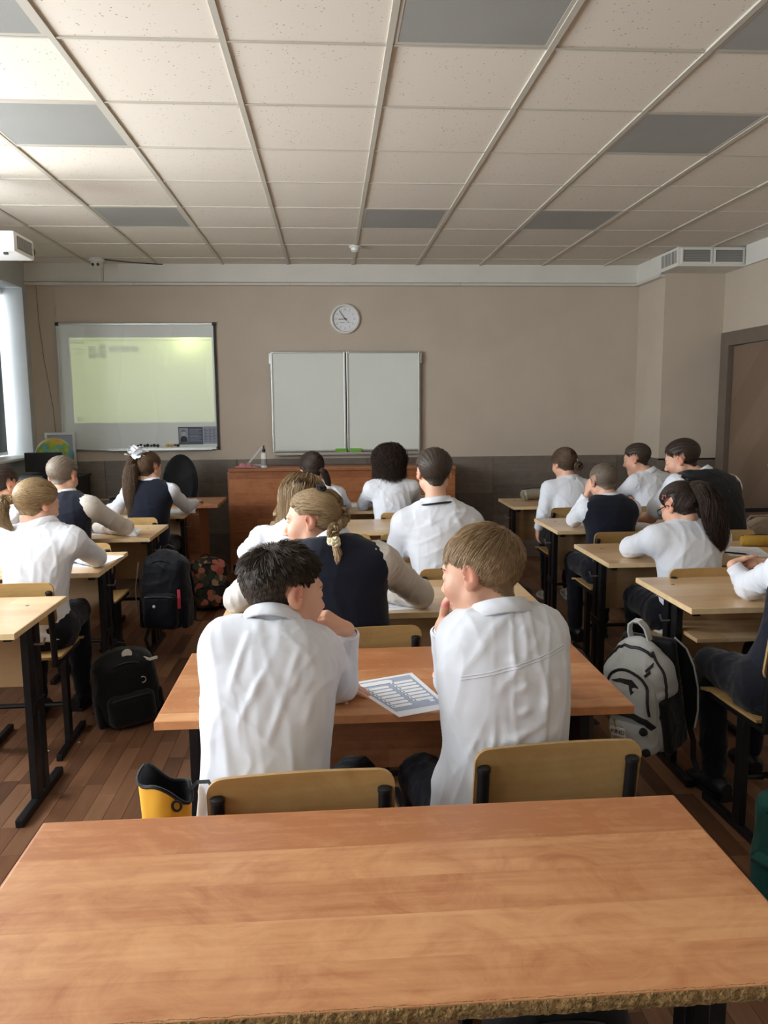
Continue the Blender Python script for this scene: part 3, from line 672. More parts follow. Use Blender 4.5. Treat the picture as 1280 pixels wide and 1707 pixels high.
def chair_parts(t):
    w = .185
    pl = MB()                                              # curved plywood backrest, rounded corners
    n = 12; rows = []
    out = []
    xs = [-w, -w+.002, -w+.006, -w+.012, -w+.02, -w+.03]; xs = xs+[-w+.03+(2*w-.06)*k/8 for k in range(1, 8)]+[-v for v in xs[::-1]]; n = len(xs)-1
    for k in range(n+1):
        x = xs[k]; c = .012*(1-(x/w)**2)              # slightly hollow towards the sitter
        dx = max(0, abs(x)-(w-.03)); dz = .03-math.sqrt(max(0, .03**2-dx*dx))
        out.append((x, c, dz))
    vs = []
    for x, c, dz in out:
        vs += [(x, c-.005-.0, .595+dz), (x, c+.005, .595+dz), (x, c-.005-.022, .78-dz), (x, c+.005-.022, .78-dz)]
    fs = []
    for k in range(n):
        a, b2 = k*4, k*4+4; fs += [(a, b2, b2+2, a+2), (a+1, a+3, b2+3, b2+1), (a+2, b2+2, b2+3, a+3), (a, a+1, b2+1, b2)]
    fs += [(0, 2, 3, 1), (n*4, n*4+1, n*4+3, n*4+2)]
    pl._add(vs, fs); bk = pl.build('backrest', M_ply, t, True)
    s = MB(); m = 10; vs = []
    for k in range(m+1):
        y = .03+.36*k/m; zz = .44+.012*((k/m-.35)**2)-.0*(k/m)-(.03*max(0, k/m-.8)/.2)**1*.6
        for x, dz in ((-.18, .004), (-.1, 0), (.1, 0), (.18, .004)): vs.append((x, y, zz+dz))
        for x, dz in ((-.18, .004), (-.1, 0), (.1, 0), (.18, .004)): vs.append((x, y, zz+dz-.011))
    fs = []
    for k in range(m):
        a, b2 = k*8, k*8+8
        fs += [(a+i, a+i+1, b2+i+1, b2+i) for i in range(3)]+[(a+4+i, b2+4+i, b2+5+i, a+5+i) for i in range(3)]+[(a, b2, b2+4, a+4), (a+3, a+7, b2+7, b2+3)]
    fs += [(i, i+4, i+5, i+1) for i in range(3)]+[(m*8+i, m*8+i+1, m*8+i+5, m*8+i+4) for i in range(3)]
    s._add(vs, fs); s.build('seat', M_ply, t, True)
    for sx in (-1, 1):
        x = sx*.165
        p = MB().tube([(x, -.002, .42), (x, -.004, .55), (x, -.0235, .738)], .0135, 10, flat=1.0, cap=True).build('back_post', M_black, t, True)
        MB().lathe([(.015, -.004), (.015, .004), (.009, .008), (.0001, .009)], c=(x, -.024, .738), n=12).build('post_cap', M_blackpl, p, True)
        MB().box((x-.011, -.012, .41), (x+.011, .34, .427), .003).build('seat_bar', M_black, t)
        MB().box((x-.013, .1, .03), (x+.013, .145, .412), .003).build('leg', M_black, t)
        MB().box((x-.013, -.03, .0), (x+.013, .35, .03), .005).build('foot_bar', M_black, t)
    MB().tube([(-.155, .12, .2), (.155, .12, .2)], .011, 8).build('stretcher', M_black, t, True)
    return t
chair0 = None
def chair(x, y, rz, label):
    """x, y: middle of the backrest; the sitter faces +y"""
    global chair0
    if chair0 is None:
        chair0 = chair_parts(empty('school_chair', (x, y, 0), label, 'chair', 'plywood school chairs', rz)); return chair0
    c = copy_tree(chair0); c.location = (x, y, 0); c.rotation_euler = (0, 0, math.radians(rz)); c['label'] = label; return c

desk(-.54, .9, 'o', 'empty orange-brown desk with a crumbled near edge, nearest to the camera', .2, chip=True, d=.505)
desk(-.44, 1.862, 'o', 'orange-brown desk with the worksheet shared by the two boys', 0)
desk(-.402, 2.815, 'b', 'pale desk where the girl with the braid leans her right elbow')
desk(-.40, 3.75, 'b', 'pale desk in front of the boy with the short-sleeved shirt')
desk(-.40, 4.7, 'b', 'pale empty desk with two empty chairs behind the bob-haired girl')
desk(-.42, 5.66, 'b', 'pale desk right before the wooden counter, used by the bob-haired girl', shelf=True)
desk(-2.285, 2.675, 'b', 'empty pale desk at the left edge, nearest on the window side')
desk(-2.285, 3.66, 'b', 'pale desk where the blond ponytail girl rests her arm')
desk(-2.265, 4.63, 'b', 'pale desk of the boy in the navy vest on the window side')
desk(-2.24, 5.58, 'b', 'pale desk of the girl with the white bow')
desk(1.335, 2.765, 'b', 'pale desk with a lower book shelf beside the grey backpack', shelf=True)
desk(1.325, 3.615, 'b', 'pale desk where the girl with the dark ponytail writes')
desk(1.362, 4.6, 'b', 'pale desk of the crop-haired boy in the navy vest', )
desk(1.365, 5.75, 'b', 'pale desk with the silver pencil case, farthest on the door side')

chair(-.068, 1.495, 3, 'plywood chair of the dark-haired boy in the white shirt, nearest row left')
chair(.475, 1.585, 4, 'plywood chair of the sandy-haired boy, nearest row right')
chair(.105, 2.51, 6, 'plywood chair under the girl with the braid and navy vest')
chair(.60, 2.56, -3, 'empty plywood chair half hidden behind the sandy-haired boy')
chair(-.14, 3.41, 0, 'plywood chair under the long-haired blond girl in the middle')
chair(.57, 3.42, 2, 'plywood chair under the boy in the short-sleeved shirt')
chair(.035, 4.39, 0, 'empty plywood chair, left one at the empty middle desk')
chair(.46, 4.39, 0, 'empty plywood chair, right one at the empty middle desk')
chair(-.09, 5.3, 0, 'plywood chair under the dark ponytail girl before the counter')
chair(.52, 5.27, -3, 'plywood chair under the girl with the dark bob')
chair(-1.345, 3.3, 2, 'plywood chair under the blond ponytail girl on the window side')
chair(-1.37, 4.27, 0, 'plywood chair under the navy vest boy on the window side')
chair(-1.92, 4.27, 0, 'plywood chair under the dark-haired pupil cut by the left edge')
chair(-1.33, 5.24, 0, 'plywood chair under the girl with the white bow')
chair(1.59, 2.40, 3, 'plywood chair under the pupil with clasped hands at the right edge')
chair(1.66, 3.30, 0, 'plywood chair behind the shelf desk, under the girl with the dark ponytail')
chair(1.665, 4.3, 0, 'plywood chair under the crop-haired boy in the navy vest')
chair(2.23, 4.3, 0, 'plywood chair under the big boy in the black vest')
chair(1.72, 5.38, 0, 'plywood chair under the girl with the low bun')
chair(2.3, 5.38, 0, 'plywood chair under the slim boy with dark hair by the pillar')

# ------------------------------------------------------------------ things on the desks
ws = empty('worksheet', (.169, 2.005, .7402), 'printed worksheet with rounded grey answer boxes shared by the two boys', 'paper', rz=0)
import numpy as _n
WS = [(.035, 2.083), (.223, 2.157), (.296, 1.888), (.158, 1.838)]
def onws(u, v, z=0):
    a, b2, c, d2 = [Vector((p[0]-.169, p[1]-2.005, z)) for p in WS]
    return a*(1-u)*(1-v)+b2*u*(1-v)+c*u*v+d2*(1-u)*v
def patch(mb, u0, u1, v0, v1, z, rnd=0):
    n = 5 if rnd else 0
    if not rnd: return mb._add([onws(u0, v0, z), onws(u1, v0, z), onws(u1, v1, z), onws(u0, v1, z)], [(3, 2, 1, 0)])
    ps = []; r = (v1-v0)/2; ru = r*1.35
    for cx, s0 in ((u1-ru, -90), (u0+ru, 90)):
        for k in range(7):
            a = math.radians(s0+30*k); ps.append(onws(cx+ru*math.cos(a), (v0+v1)/2+r*math.sin(a), z))
    return mb._add(ps, [tuple(range(len(ps)))[::-1]])
q = MB(); vs = [onws(u, v, z) for z in (0, .0006) for u, v in ((0, 0), (1, 0), (1, 1), (0, 1))]
q._add(vs, [(0, 1, 2, 3), (7, 6, 5, 4)]+[(i, 4+i, 4+(i+1) % 4, (i+1) % 4) for i in range(4)]); q.build('sheet', M_paper, ws)
q = MB(); patch(q, .07, .93, .05, .88, .0009); q.build('grey_field', M_greypr, ws)
q = MB(); l2 = MB(); l3 = MB()
patch(l3, .09, .62, .07, .19, .0011, 1); patch(q, .1, .61, .08, .18, .0013, 1)
for k in range(7):
    v = .235+k*.083
    for c in (0, 1):
        u0 = .1+.43*c; v2 = v-.06*c
        patch(l3, u0-.008, u0+.378, v2-.004, v2+.066, .0011, 1); patch(q, u0, u0+.37, v2, v2+.062, .0013, 1); patch(l2, u0+.03, u0+.055, v2+.018, v2+.044, .0015)
patch(q, .78, .86, .74, .8, .0013)
q.build('answer_boxes', M_paper, ws); l2.build('box_numbers', M_linepr, ws); l3.build('box_outlines', M_linepr, ws)
def sheet(x, y, w, h, rz, label, z=.7402, lines=False):
    o = empty('paper_sheet', (x, y, z), label, 'paper', rz=rz); MB().box((-w/2, -h/2, 0), (w/2, h/2, .001)).build('sheet', M_paper, o)
    if lines:
        q = MB()
        for k in range(7): q.box((-w*.38, -h*.36+k*h*.11, .001), (w*(.36 if k % 3 else .2), -h*.36+k*h*.11+.004, .0014))
        q.build('text_lines', M_greypr, o)
    return o
sheet(.33, 4.14, .2, .28, 0, 'white sheet on the desk left of the short-sleeved boy', lines=True)
sheet(.17, 6.0, .3, .2, 0, 'open white notebook on the far middle desk', lines=True)
sheet(-1.42, 4.9, .3, .21, 12, 'white sheet under the arm of the navy vest boy', lines=True)
sheet(-1.2, 3.95, .21, .3, -10, 'white sheet by the elbow of the blond ponytail girl', lines=True)
sheet(.22, 3.0, .21, .3, 8, 'white sheet under the sleeve of the girl with the braid', lines=True)
sheet(2.12, 3.84, .2, .28, -15, 'white sheet right of the girl with the dark ponytail', lines=True)
sheet(-1.1, 5.82, .2, .26, 10, 'white sheet by the right hand of the girl with the bow', lines=True)
sheet(1.78, 5.0, .26, .19, 5, 'white sheet before the crop-haired boy', lines=True)
M_foil = plain('silver_vinyl', rgb(176, 170, 156), .38, .35, bump=.5, bscale=30)
o = empty('pencil_case', (1.62, 6.17, .7405), 'shiny beige-silver pencil case on the far desk by the door side', 'pencil case', rz=20)
MB().lathe([(.0001, -.105), (.03, -.103), (.045, -.09), (.05, 0), (.045, .09), (.03, .103), (.0001, .105)], c=(0, 0, .046), n=18, M=Matrix.Rotation(PI/2, 4, 'Y'), sx=.92).build('case_body', M_foil, o, True)
MB().tube([(-.1, 0, .088), (0, 0, .095), (.1, 0, .088)], .004, 6).build('zip', M_blackpl, o); MB().tube([(-.1, -.01, .07), (-.13, -.04, .05), (-.12, -.05, .012), (-.09, -.05, .01), (-.09, -.04, .06)], .005, 6).build('strap', M_foil, o, True)
M_yel = plain('mustard_vinyl', rgb(168, 130, 44), .5, bump=.4, bscale=40)
o = empty('pencil_case', (2.28, 3.98, .7405), 'mustard yellow pencil case on the desk beside the dark ponytail girl', 'pencil case', rz=-8)
MB().lathe([(.0001, -.1), (.022, -.098), (.03, -.085), (.032, 0), (.03, .085), (.022, .098), (.0001, .1)], c=(0, 0, .029), n=16, M=Matrix.Rotation(PI/2, 4, 'Y')).build('case_body', M_yel, o, True); MB().tube([(-.095, 0, .055), (0, 0, .063), (.095, 0, .055)], .003, 6).build('zip', M_blackpl, o)
o = empty('pen', (2.04, 3.78, .7405), 'thin dark pen lying right of the dark ponytail girl', 'pen', rz=-40); MB().tube([(-.07, 0, .0045), (.05, 0, .0045)], .0042, 8).build('barrel', M_blackpl, o, True); MB().tube([(.05, 0, .0045), (.068, 0, .003)], [.004, .0008], 8).build('tip', M_alu, o, True)
o = empty('pencil_case', (.70, 5.86, .7405), 'grey clear pencil case right of the bob-haired girl', 'pencil case', rz=10)
MB().box((-.09, -.04, 0), (.09, .04, .09), .02).build('case_body', M_foil, o, True); MB().tube([(-.08, 0, .091), (.08, 0, .091)], .003, 6).build('zip', M_blackpl, o)
o = empty('paper_crane', (-1.19, 4.74, .7405), 'folded white paper star by the elbow of the navy vest boy', 'paper figure')
MB()._add([(0, 0, .05), (-.05, 0, .03), (0, .02, 0), (.05, .01, .035), (0, -.03, 0), (.0, .0, .0), (-.03, -.03, .002), (.03, -.03, .002)], [(0, 1, 2), (0, 2, 3), (0, 3, 4), (0, 4, 1), (0, 6, 4), (0, 4, 7), (1, 6, 5), (3, 5, 7)]).build('folded_sheet', M_paper, o)
for k, (x, y) in enumerate(((-1.27, 3.37), (-1.16, 3.45), (-1.5, 2.95), (-1.62, 3.1), (1.12, 2.25))):
    o = MB()._add([(0, 0, .002), (.014, .002, .006), (.016, .012, .001), (.004, .014, .007), (.008, .007, .0)], [(0, 1, 4), (1, 2, 4), (2, 3, 4), (3, 0, 4), (0, 1, 3), (1, 2, 3)]).build('paper_scrap', M_paper, None, False, (x, y, .0008)); tag(o, ('tiny white paper scrap on the floor just left of the black backpack', 'tiny white paper scrap on the floor touching the strap side of the black backpack', 'tiny white paper scrap on the floor by the foot of the nearest window-side desk', 'tiny white paper scrap on the floor under the nearest window-side desk', 'tiny white paper scrap on the floor below the grey backpack')[k], 'paper scrap', 'paper scraps on the floor')
# ------------------------------------------------------------------ implicit surfaces -> one continuous mesh
V3 = lambda *a: np.array(a, float)
def nrm(v): return v/(np.linalg.norm(v)+1e-12)
class Sdf:
    def __init__(s): s.p = []
    def add(s, f, k=.01, op=0): s.p.append((f, k, op)); return s
    def rc(s, a, b, ra, rb, k=.01, op=0):
        a, b = np.asarray(a, float), np.asarray(b, float); ab = b-a; l2 = ab @ ab+1e-12
        def f(P):
            t = np.clip((P-a) @ ab/l2, 0, 1); d = P-a-t[..., None]*ab
            return np.sqrt((d*d).sum(-1))-(ra+(rb-ra)*t)
        return s.add(f, k, op)
    def el(s, c, R, r, k=.01, op=0):
        c = np.asarray(c, float); r = np.asarray(r, float)
        def f(P):
            q = (P-c) @ R; k0 = np.sqrt(((q/r)**2).sum(-1)); k1 = np.sqrt(((q/r/r)**2).sum(-1))+1e-9
            return k0*(k0-1)/k1
        return s.add(f, k, op)
    def box(s, c, R, h, rad, k=.01, op=0):
        c = np.asarray(c, float); h = np.asarray(h, float)
        def f(P):
            q = np.abs((P-c) @ R)-(h-rad)
            return np.sqrt((np.maximum(q, 0)**2).sum(-1))+np.minimum(q.max(-1), 0)-rad
        return s.add(f, k, op)
    def plane(s, c, n, k=.004):                     # cut away the side n points to
        c = np.asarray(c, float); n = nrm(np.asarray(n, float))
        return s.add(lambda P: -((P-c) @ n), k, 1)
    def sweep(s, C, A, B, lat, k=.02, grow=0):
        """flattened tube along the curve C with half-widths A, half-depths B and lateral axes lat"""
        C = np.asarray(C); A = np.asarray(A)+grow; B = np.asarray(B)+grow; lat = np.asarray(lat); m = len(C)-1
        T = np.gradient(C, axis=0); T /= np.linalg.norm(T, axis=1, keepdims=True)
        def f(P):
            sh_ = P.shape[:-1]; P = P.reshape(-1, 3); best = np.full(len(P), 1e9); tt = np.zeros(len(P))
            for i in range(m):
                w = C[i+1]-C[i]; t = np.clip((P-C[i]) @ w/(w @ w), 0, 1); q = P-C[i]-t[:, None]*w; e = (q*q).sum(1); b = e < best
                best[b] = e[b]; tt[b] = i+t[b]
            i0 = np.minimum(tt.astype(int), m-1); fr = (tt-i0)[:, None]
            I = lambda X: X[i0]*(1-fr)+X[i0+1]*fr
            tg = I(T); tg /= np.linalg.norm(tg, axis=1, keepdims=True); d = P-I(C); ax = (d*tg).sum(1)
            la = I(lat); la = la-tg*(la*tg).sum(1, keepdims=True); la /= np.linalg.norm(la, axis=1, keepdims=True); de = np.cross(tg, la)
            u = (d*la).sum(1); v = (d*de).sum(1); aa = A[i0]*(1-fr[:, 0])+A[i0+1]*fr[:, 0]; bb = B[i0]*(1-fr[:, 0])+B[i0+1]*fr[:, 0]
            q = (np.abs(u/aa)**2.3+np.abs(v/bb)**2.3)**(1/2.3)+1e-9; gl = np.sqrt((u/aa/aa)**2+(v/bb/bb)**2)+1e-9
            dr = np.where(q < .35, (q-1)*np.minimum(aa, bb), (q-1)*np.clip(q/gl, np.minimum(aa, bb)*.8, np.maximum(aa, bb)*1.2))
            ex = np.where((tt <= 1e-6) | (tt >= m-1e-6), np.abs(ax), 0)
            out = np.where(ex > 1e-5, np.sqrt(np.maximum(dr, 0)**2+ex**2), dr)
            return out.reshape(sh_)
        return s.add(f, k)
    def mesh(s, lo, hi, res):
        B = 8; lo = np.asarray(lo, float); n = np.maximum(1, np.ceil((np.asarray(hi)-lo)/res/B)).astype(int)
        g = np.stack(np.meshgrid(*[np.arange(m) for m in n], indexing='ij'), -1).reshape(-1, 3)
        cen = lo+(g*B+(B-1)/2)*res; br = B*res*.5*1.74
        def comb(D, d, k, op):
            if op == 0:
                h = np.maximum(k-np.abs(D-d), 0)/k; return np.minimum(D, d)-h*h*k*.25
            h = np.maximum(k-np.abs(D+d), 0)/k; return np.maximum(D, -d)+h*h*k*.25
        ds = []; D = np.full(len(cen), 9.)
        for f, k, op in s.p:
            d = f(cen); ds.append(d); D = comb(D, d, k, op)
        act = np.abs(D) < br*1.5+.012
        ai = np.nonzero(act)[0]
        off = np.stack(np.meshgrid(*[np.arange(B)]*3, indexing='ij'), -1).reshape(-1, 3)
        F = np.full((len(ai), B**3), 9., np.float32)
        for (f, k, op), d in zip(s.p, ds):
            m = np.nonzero(np.abs(d[ai]) < br*1.3+k+.012)[0] if op else np.nonzero(d[ai] < br*1.3+k+.012)[0]
            if op: m = np.nonzero(d[ai] < br*1.3+k+.012)[0]
            if len(m) == 0: continue
            P = (lo+(g[ai[m]][:, None, :]*B+off[None])*res)
            F[m] = comb(F[m], f(P).astype(np.float32), k, op)
        full = np.where(D < 0, -1., 1.).astype(np.float32)
        A = np.repeat(full[:, None], B**3, 1); A[ai] = F
        A = A.reshape(*n, B, B, B).transpose(0, 3, 1, 4, 2, 5).reshape(n[0]*B, n[1]*B, n[2]*B)
        return surface_nets(A, lo, res)
def surface_nets(A, lo, res):
    S = A < 0; sh = np.array(A.shape)
    cnt = np.zeros(sh-1, np.int8)
    cs = [(i, j, k) for i in (0, 1) for j in (0, 1) for k in (0, 1)]
    sl = lambda c: tuple(slice(c[i], sh[i]-1+c[i]) for i in range(3))
    for c in cs: cnt += S[sl(c)]
    cell = np.argwhere((cnt > 0) & (cnt < 8)); idx = np.full(sh-1, -1, np.int32); idx[tuple(cell.T)] = np.arange(len(cell))
    val = np.stack([A[tuple((cell+c).T)] for c in cs], 1)
    pos = np.zeros((len(cell), 3)); w = np.zeros(len(cell))
    for a in range(8):
        for b in range(a+1, 8):
            if sum(abs(cs[a][i]-cs[b][i]) for i in range(3)) != 1: continue
            va, vb = val[:, a], val[:, b]; m = (va < 0) != (vb < 0)
            t = np.where(m, va/np.where(m, va-vb, 1), 0)[:, None]
            p = np.array(cs[a])*(1-t)+np.array(cs[b])*t
            pos += np.where(m[:, None], p, 0); w += m
    verts = lo+(cell+pos/w[:, None])*res
    quads = []
    for ax in range(3):
        a = [slice(None)]*3; b = [slice(None)]*3; a[ax] = slice(0, sh[ax]-1); b[ax] = slice(1, sh[ax])
        e = np.argwhere(S[tuple(a)] != S[tuple(b)]); o1, o2 = [(1, 2), (2, 0), (0, 1)][ax]
        ok = (e[:, o1] > 0) & (e[:, o2] > 0) & (e[:, o1] < sh[o1]-1) & (e[:, o2] < sh[o2]-1); e = e[ok]
        ins = S[tuple(e.T)]
        def at(d1, d2):
            q = e.copy(); q[:, o1] += d1; q[:, o2] += d2; return idx[tuple(q.T)]
        q = np.stack([at(-1, -1), at(0, -1), at(0, 0), at(-1, 0)], 1); q[~ins] = q[~ins][:, ::-1]; quads.append(q)
    quads = np.concatenate(quads); quads = quads[(quads >= 0).all(1)]
    return verts, quads
def smooth_verts(v, q, it=1, lam=.5):
    e = np.concatenate([q[:, [0, 1]], q[:, [1, 2]], q[:, [2, 3]], q[:, [3, 0]]])
    n = len(v); deg = np.bincount(e[:, 0], minlength=n)+np.bincount(e[:, 1], minlength=n)
    for _ in range(it):
        acc = np.stack([np.bincount(e[:, 0], v[e[:, 1], k], n)+np.bincount(e[:, 1], v[e[:, 0], k], n) for k in range(3)], 1)
        v = v*(1-lam)+lam*acc/np.maximum(deg, 1)[:, None]
    return v
def normals(v, q):
    fn = np.cross(v[q[:, 2]]-v[q[:, 0]], v[q[:, 3]]-v[q[:, 1]]); n = np.zeros_like(v)
    for k in range(q.shape[1]):
        for c in range(3): n[:, c] += np.bincount(q[:, k], fn[:, c], len(v))
    return n/(np.linalg.norm(n, axis=1, keepdims=True)+1e-12)
def link_mesh(name, v, f, mat, parent, org, attrs=None, smooth=True):
    """f: list of (faces array of equal arity)"""
    me = bpy.data.meshes.new(name); v = np.asarray(v)-org
    fs = f if isinstance(f, list) else [f]
    me.vertices.add(len(v)); me.vertices.foreach_set('co', v.astype(np.float32).ravel())
    lv = np.concatenate([a.ravel() for a in fs]).astype(np.int32); tot = np.concatenate([np.full(len(a), a.shape[1], np.int32) for a in fs])
    me.loops.add(len(lv)); me.loops.foreach_set('vertex_index', lv)
    me.polygons.add(len(tot)); st = np.concatenate([[0], np.cumsum(tot)[:-1]]).astype(np.int32); me.polygons.foreach_set('loop_start', st)
    me.polygons.foreach_set('use_smooth', np.full(len(tot), smooth))
    me.update(calc_edges=True)
    for k, (typ, val) in (attrs or {}).items():
        a = me.attributes.new(k, typ, 'POINT'); a.data.foreach_set('value' if typ == 'FLOAT' else 'color', np.asarray(val, np.float32).ravel())
    me.materials.append(mat); o = bpy.data.objects.new(name, me); COL.objects.link(o)
    if parent is not None: o.parent = parent
    return o
def Rz(a): c, s = math.cos(a), math.sin(a); return np.array([[c, -s, 0], [s, c, 0], [0, 0, 1.]])
def Rx(a): c, s = math.cos(a), math.sin(a); return np.array([[1., 0, 0], [0, c, -s], [0, s, c]])
def Ry(a): c, s = math.cos(a), math.sin(a); return np.array([[c, 0, s], [0, 1., 0], [-s, 0, c]])
def prjfold(v, n, segs):
    """cloth folds: ridges (amp>0) or creases along segments (a, b, width, amp)"""
    d = np.zeros(len(v))
    for a, b, w, amp in segs:
        a, b = np.asarray(a, float), np.asarray(b, float); ab = b-a; t = (v-a) @ ab/(ab @ ab); tc = np.clip(t, 0, 1)
        r2 = ((v-a-tc[:, None]*ab)**2).sum(1)
        d += amp*np.exp(-r2/w/w)*np.sin(PI*np.clip(tc*.86+.07, 0, 1))**.6-amp*.55*np.exp(-r2/(w*2.4)**2)*np.sin(PI*tc)
    return v+n*d[:, None]
def wrinkle(v, n, seed, amp, wl=.09, up=V3(0, 0, 1)):
    r = np.random.RandomState(seed); d = np.zeros(len(v))
    for i in range(7):
        k = nrm(r.normal(size=3)*V3(1, 1, .45)); k2 = nrm(r.normal(size=3)); k3 = nrm(r.normal(size=3)); l = wl*(.55+1.1*r.rand())
        ph = 2*PI*(v @ k)/l+1.6*np.sin(2*PI*(v @ k2)/.23+r.rand()*6)+r.rand()*6
        mask = np.clip(.5+.9*np.sin(2*PI*(v @ k3)/.31+r.rand()*6), 0, 1)
        d += (np.maximum(0, 1-np.abs(np.sin(ph*.5))*1.5)**2-.2)*mask
    return v+n*(d*amp)[:, None]

# ------------------------------------------------------------------ strands of hair as fine tubes
def tubes(P, r0, r1, rnd, sides=3):
    """P: (n,K,3) strand points -> verts, quads, rnd per vertex"""
    n, K, _ = P.shape; T = np.gradient(P, axis=1); T /= np.linalg.norm(T, axis=2, keepdims=True)+1e-12
    ref = np.where(np.abs(T[..., 2:3]) > .9, V3(0, 1, 0), V3(0, 0, 1)); a = np.cross(T, ref); a /= np.linalg.norm(a, axis=2, keepdims=True)+1e-12; b = np.cross(T, a)
    rad = (r0*(1-np.linspace(0, 1, K)**1.5)+r1)[None, :, None]
    V = np.stack([P+rad*(a*math.cos(2*PI*s/sides)+b*math.sin(2*PI*s/sides)) for s in range(sides)], 2)
    base = (np.arange(n)[:, None, None]*K+np.arange(K-1)[None, :, None])*sides; s = np.arange(sides)[None, None]; s2 = (s+1) % sides
    Q = np.stack([base+s, base+s2, base+sides+s2, base+sides+s], -1).reshape(-1, 4)
    return V.reshape(-1, 3), Q, np.repeat(rnd, K*sides)
class Hair:
    def __init__(s): s.v = []; s.q = []; s.a = []; s.n = 0
    def add(s, v, q, a): s.v.append(v); s.q.append(q+s.n); s.a.append(a); s.n += len(v)
    def link(s, name, mat, parent, org): return link_mesh(name, np.concatenate(s.v), np.concatenate(s.q), mat, parent, org, {'rnd': ('FLOAT', np.concatenate(s.a))})
# ------------------------------------------------------------------ pupils
def shoe_meshes():
    u = MB(); rings = []
    for y, w, h0, h1 in ((-.1, .022, .012, .075), (-.09, .03, .01, .085), (-.05, .034, .01, .088), (-.01, .035, .01, .078), (.03, .038, .01, .06), (.07, .041, .01, .05), (.105, .036, .01, .042), (.125, .022, .012, .034), (.132, .006, .014, .024)):
        rings.append([(w*math.cos(a)*(1 if math.sin(a) > 0 else 1.02), y, (h0+h1)/2+(h1-h0)/2*math.sin(a)) for a in [2*PI*k/12 for k in range(12)]])
    vs = [v for q in rings for v in q]; n = 12
    u._add(vs, [(i*n+k, i*n+(k+1) % n, (i+1)*n+(k+1) % n, (i+1)*n+k) for i in range(len(rings)-1) for k in range(n)]+[tuple(range(n))[::-1], tuple((len(rings)-1)*n+k for k in range(n))])
    a = u.build('shoe', M_blackpl, None, True)
    out = [(-.03, -.1), (.03, -.1), (.036, -.05), (.036, 0), (.043, .06), (.04, .11), (.022, .135), (-.022, .135), (-.04, .11), (-.043, .06), (-.036, 0), (-.036, -.05)]
    b = MB().prism(out, 0, .02, axis=2).build('sole', M_smoke, None)
    r = (a.data, b.data); bpy.data.objects.remove(a); bpy.data.objects.remove(b); return r
SHOE, SOLE = shoe_meshes(); SOLE_B = SOLE.copy(); SOLE_B.materials[0] = M_blackpl
M_sneak = plain('sneaker_white', rgb(206, 206, 204), .6, nscale=40, namt=.35)
M_eye = vcol_mat('eye', .12, .5)
SKIN = V3(*rgb(220, 172, 146)[:3]); SKIN_RED = V3(*rgb(210, 128, 106)[:3]); LIP = V3(*rgb(196, 112, 104)[:3])

def hand_prims(S, wr, d, n, side, curl, sc, spread=.14):
    """wr wrist, d finger direction, n palm side normal; side +1 right hand, -1 left"""
    d = nrm(d); n = nrm(n-d*(n @ d)); t = np.cross(d, n)*side      # t: towards the thumb
    K = []
    for i, o in enumerate((.028, .0095, -.0095, -.027)):
        kn = wr+d*(.078-.004*abs(i-1))*sc+t*o*sc; K.append(kn)
        S.rc(wr+d*.004+t*o*.55*sc, kn, .0125*sc, .0105*sc, .012)
    for i, kn in enumerate(K):
        c = curl[i] if isinstance(curl, (list, tuple)) else curl
        fd = nrm(d+t*spread*(1.4-i)*.55); p = kn; a = c*.7
        for l, r0, r1 in zip(((.034, .022, .018), (.038, .025, .019), (.035, .023, .018), (.028, .018, .016))[i], (.0088, .0082, .0076), (.0082, .0076, .0064)):
            q = p+(fd*math.cos(a)+n*math.sin(a))*l*sc; S.rc(p, q, r0*sc, r1*sc, .003); p = q; a += c
    b = wr+d*.022*sc+t*.02*sc; td = nrm(t*.85+d*.75+n*.35); p = b; cth = curl[4] if isinstance(curl, (list, tuple)) and len(curl) > 4 else .25
    S.rc(wr+d*.01, b, .014*sc, .013*sc, .01)
    for l, r0, r1 in ((.034, .0125, .0105), (.028, .0102, .009), (.022, .009, .0072)):
        q = p+td*l*sc; S.rc(p, q, r0*sc, r1*sc, .005); p = q; td = nrm(td+d*cth+n*cth*.6)
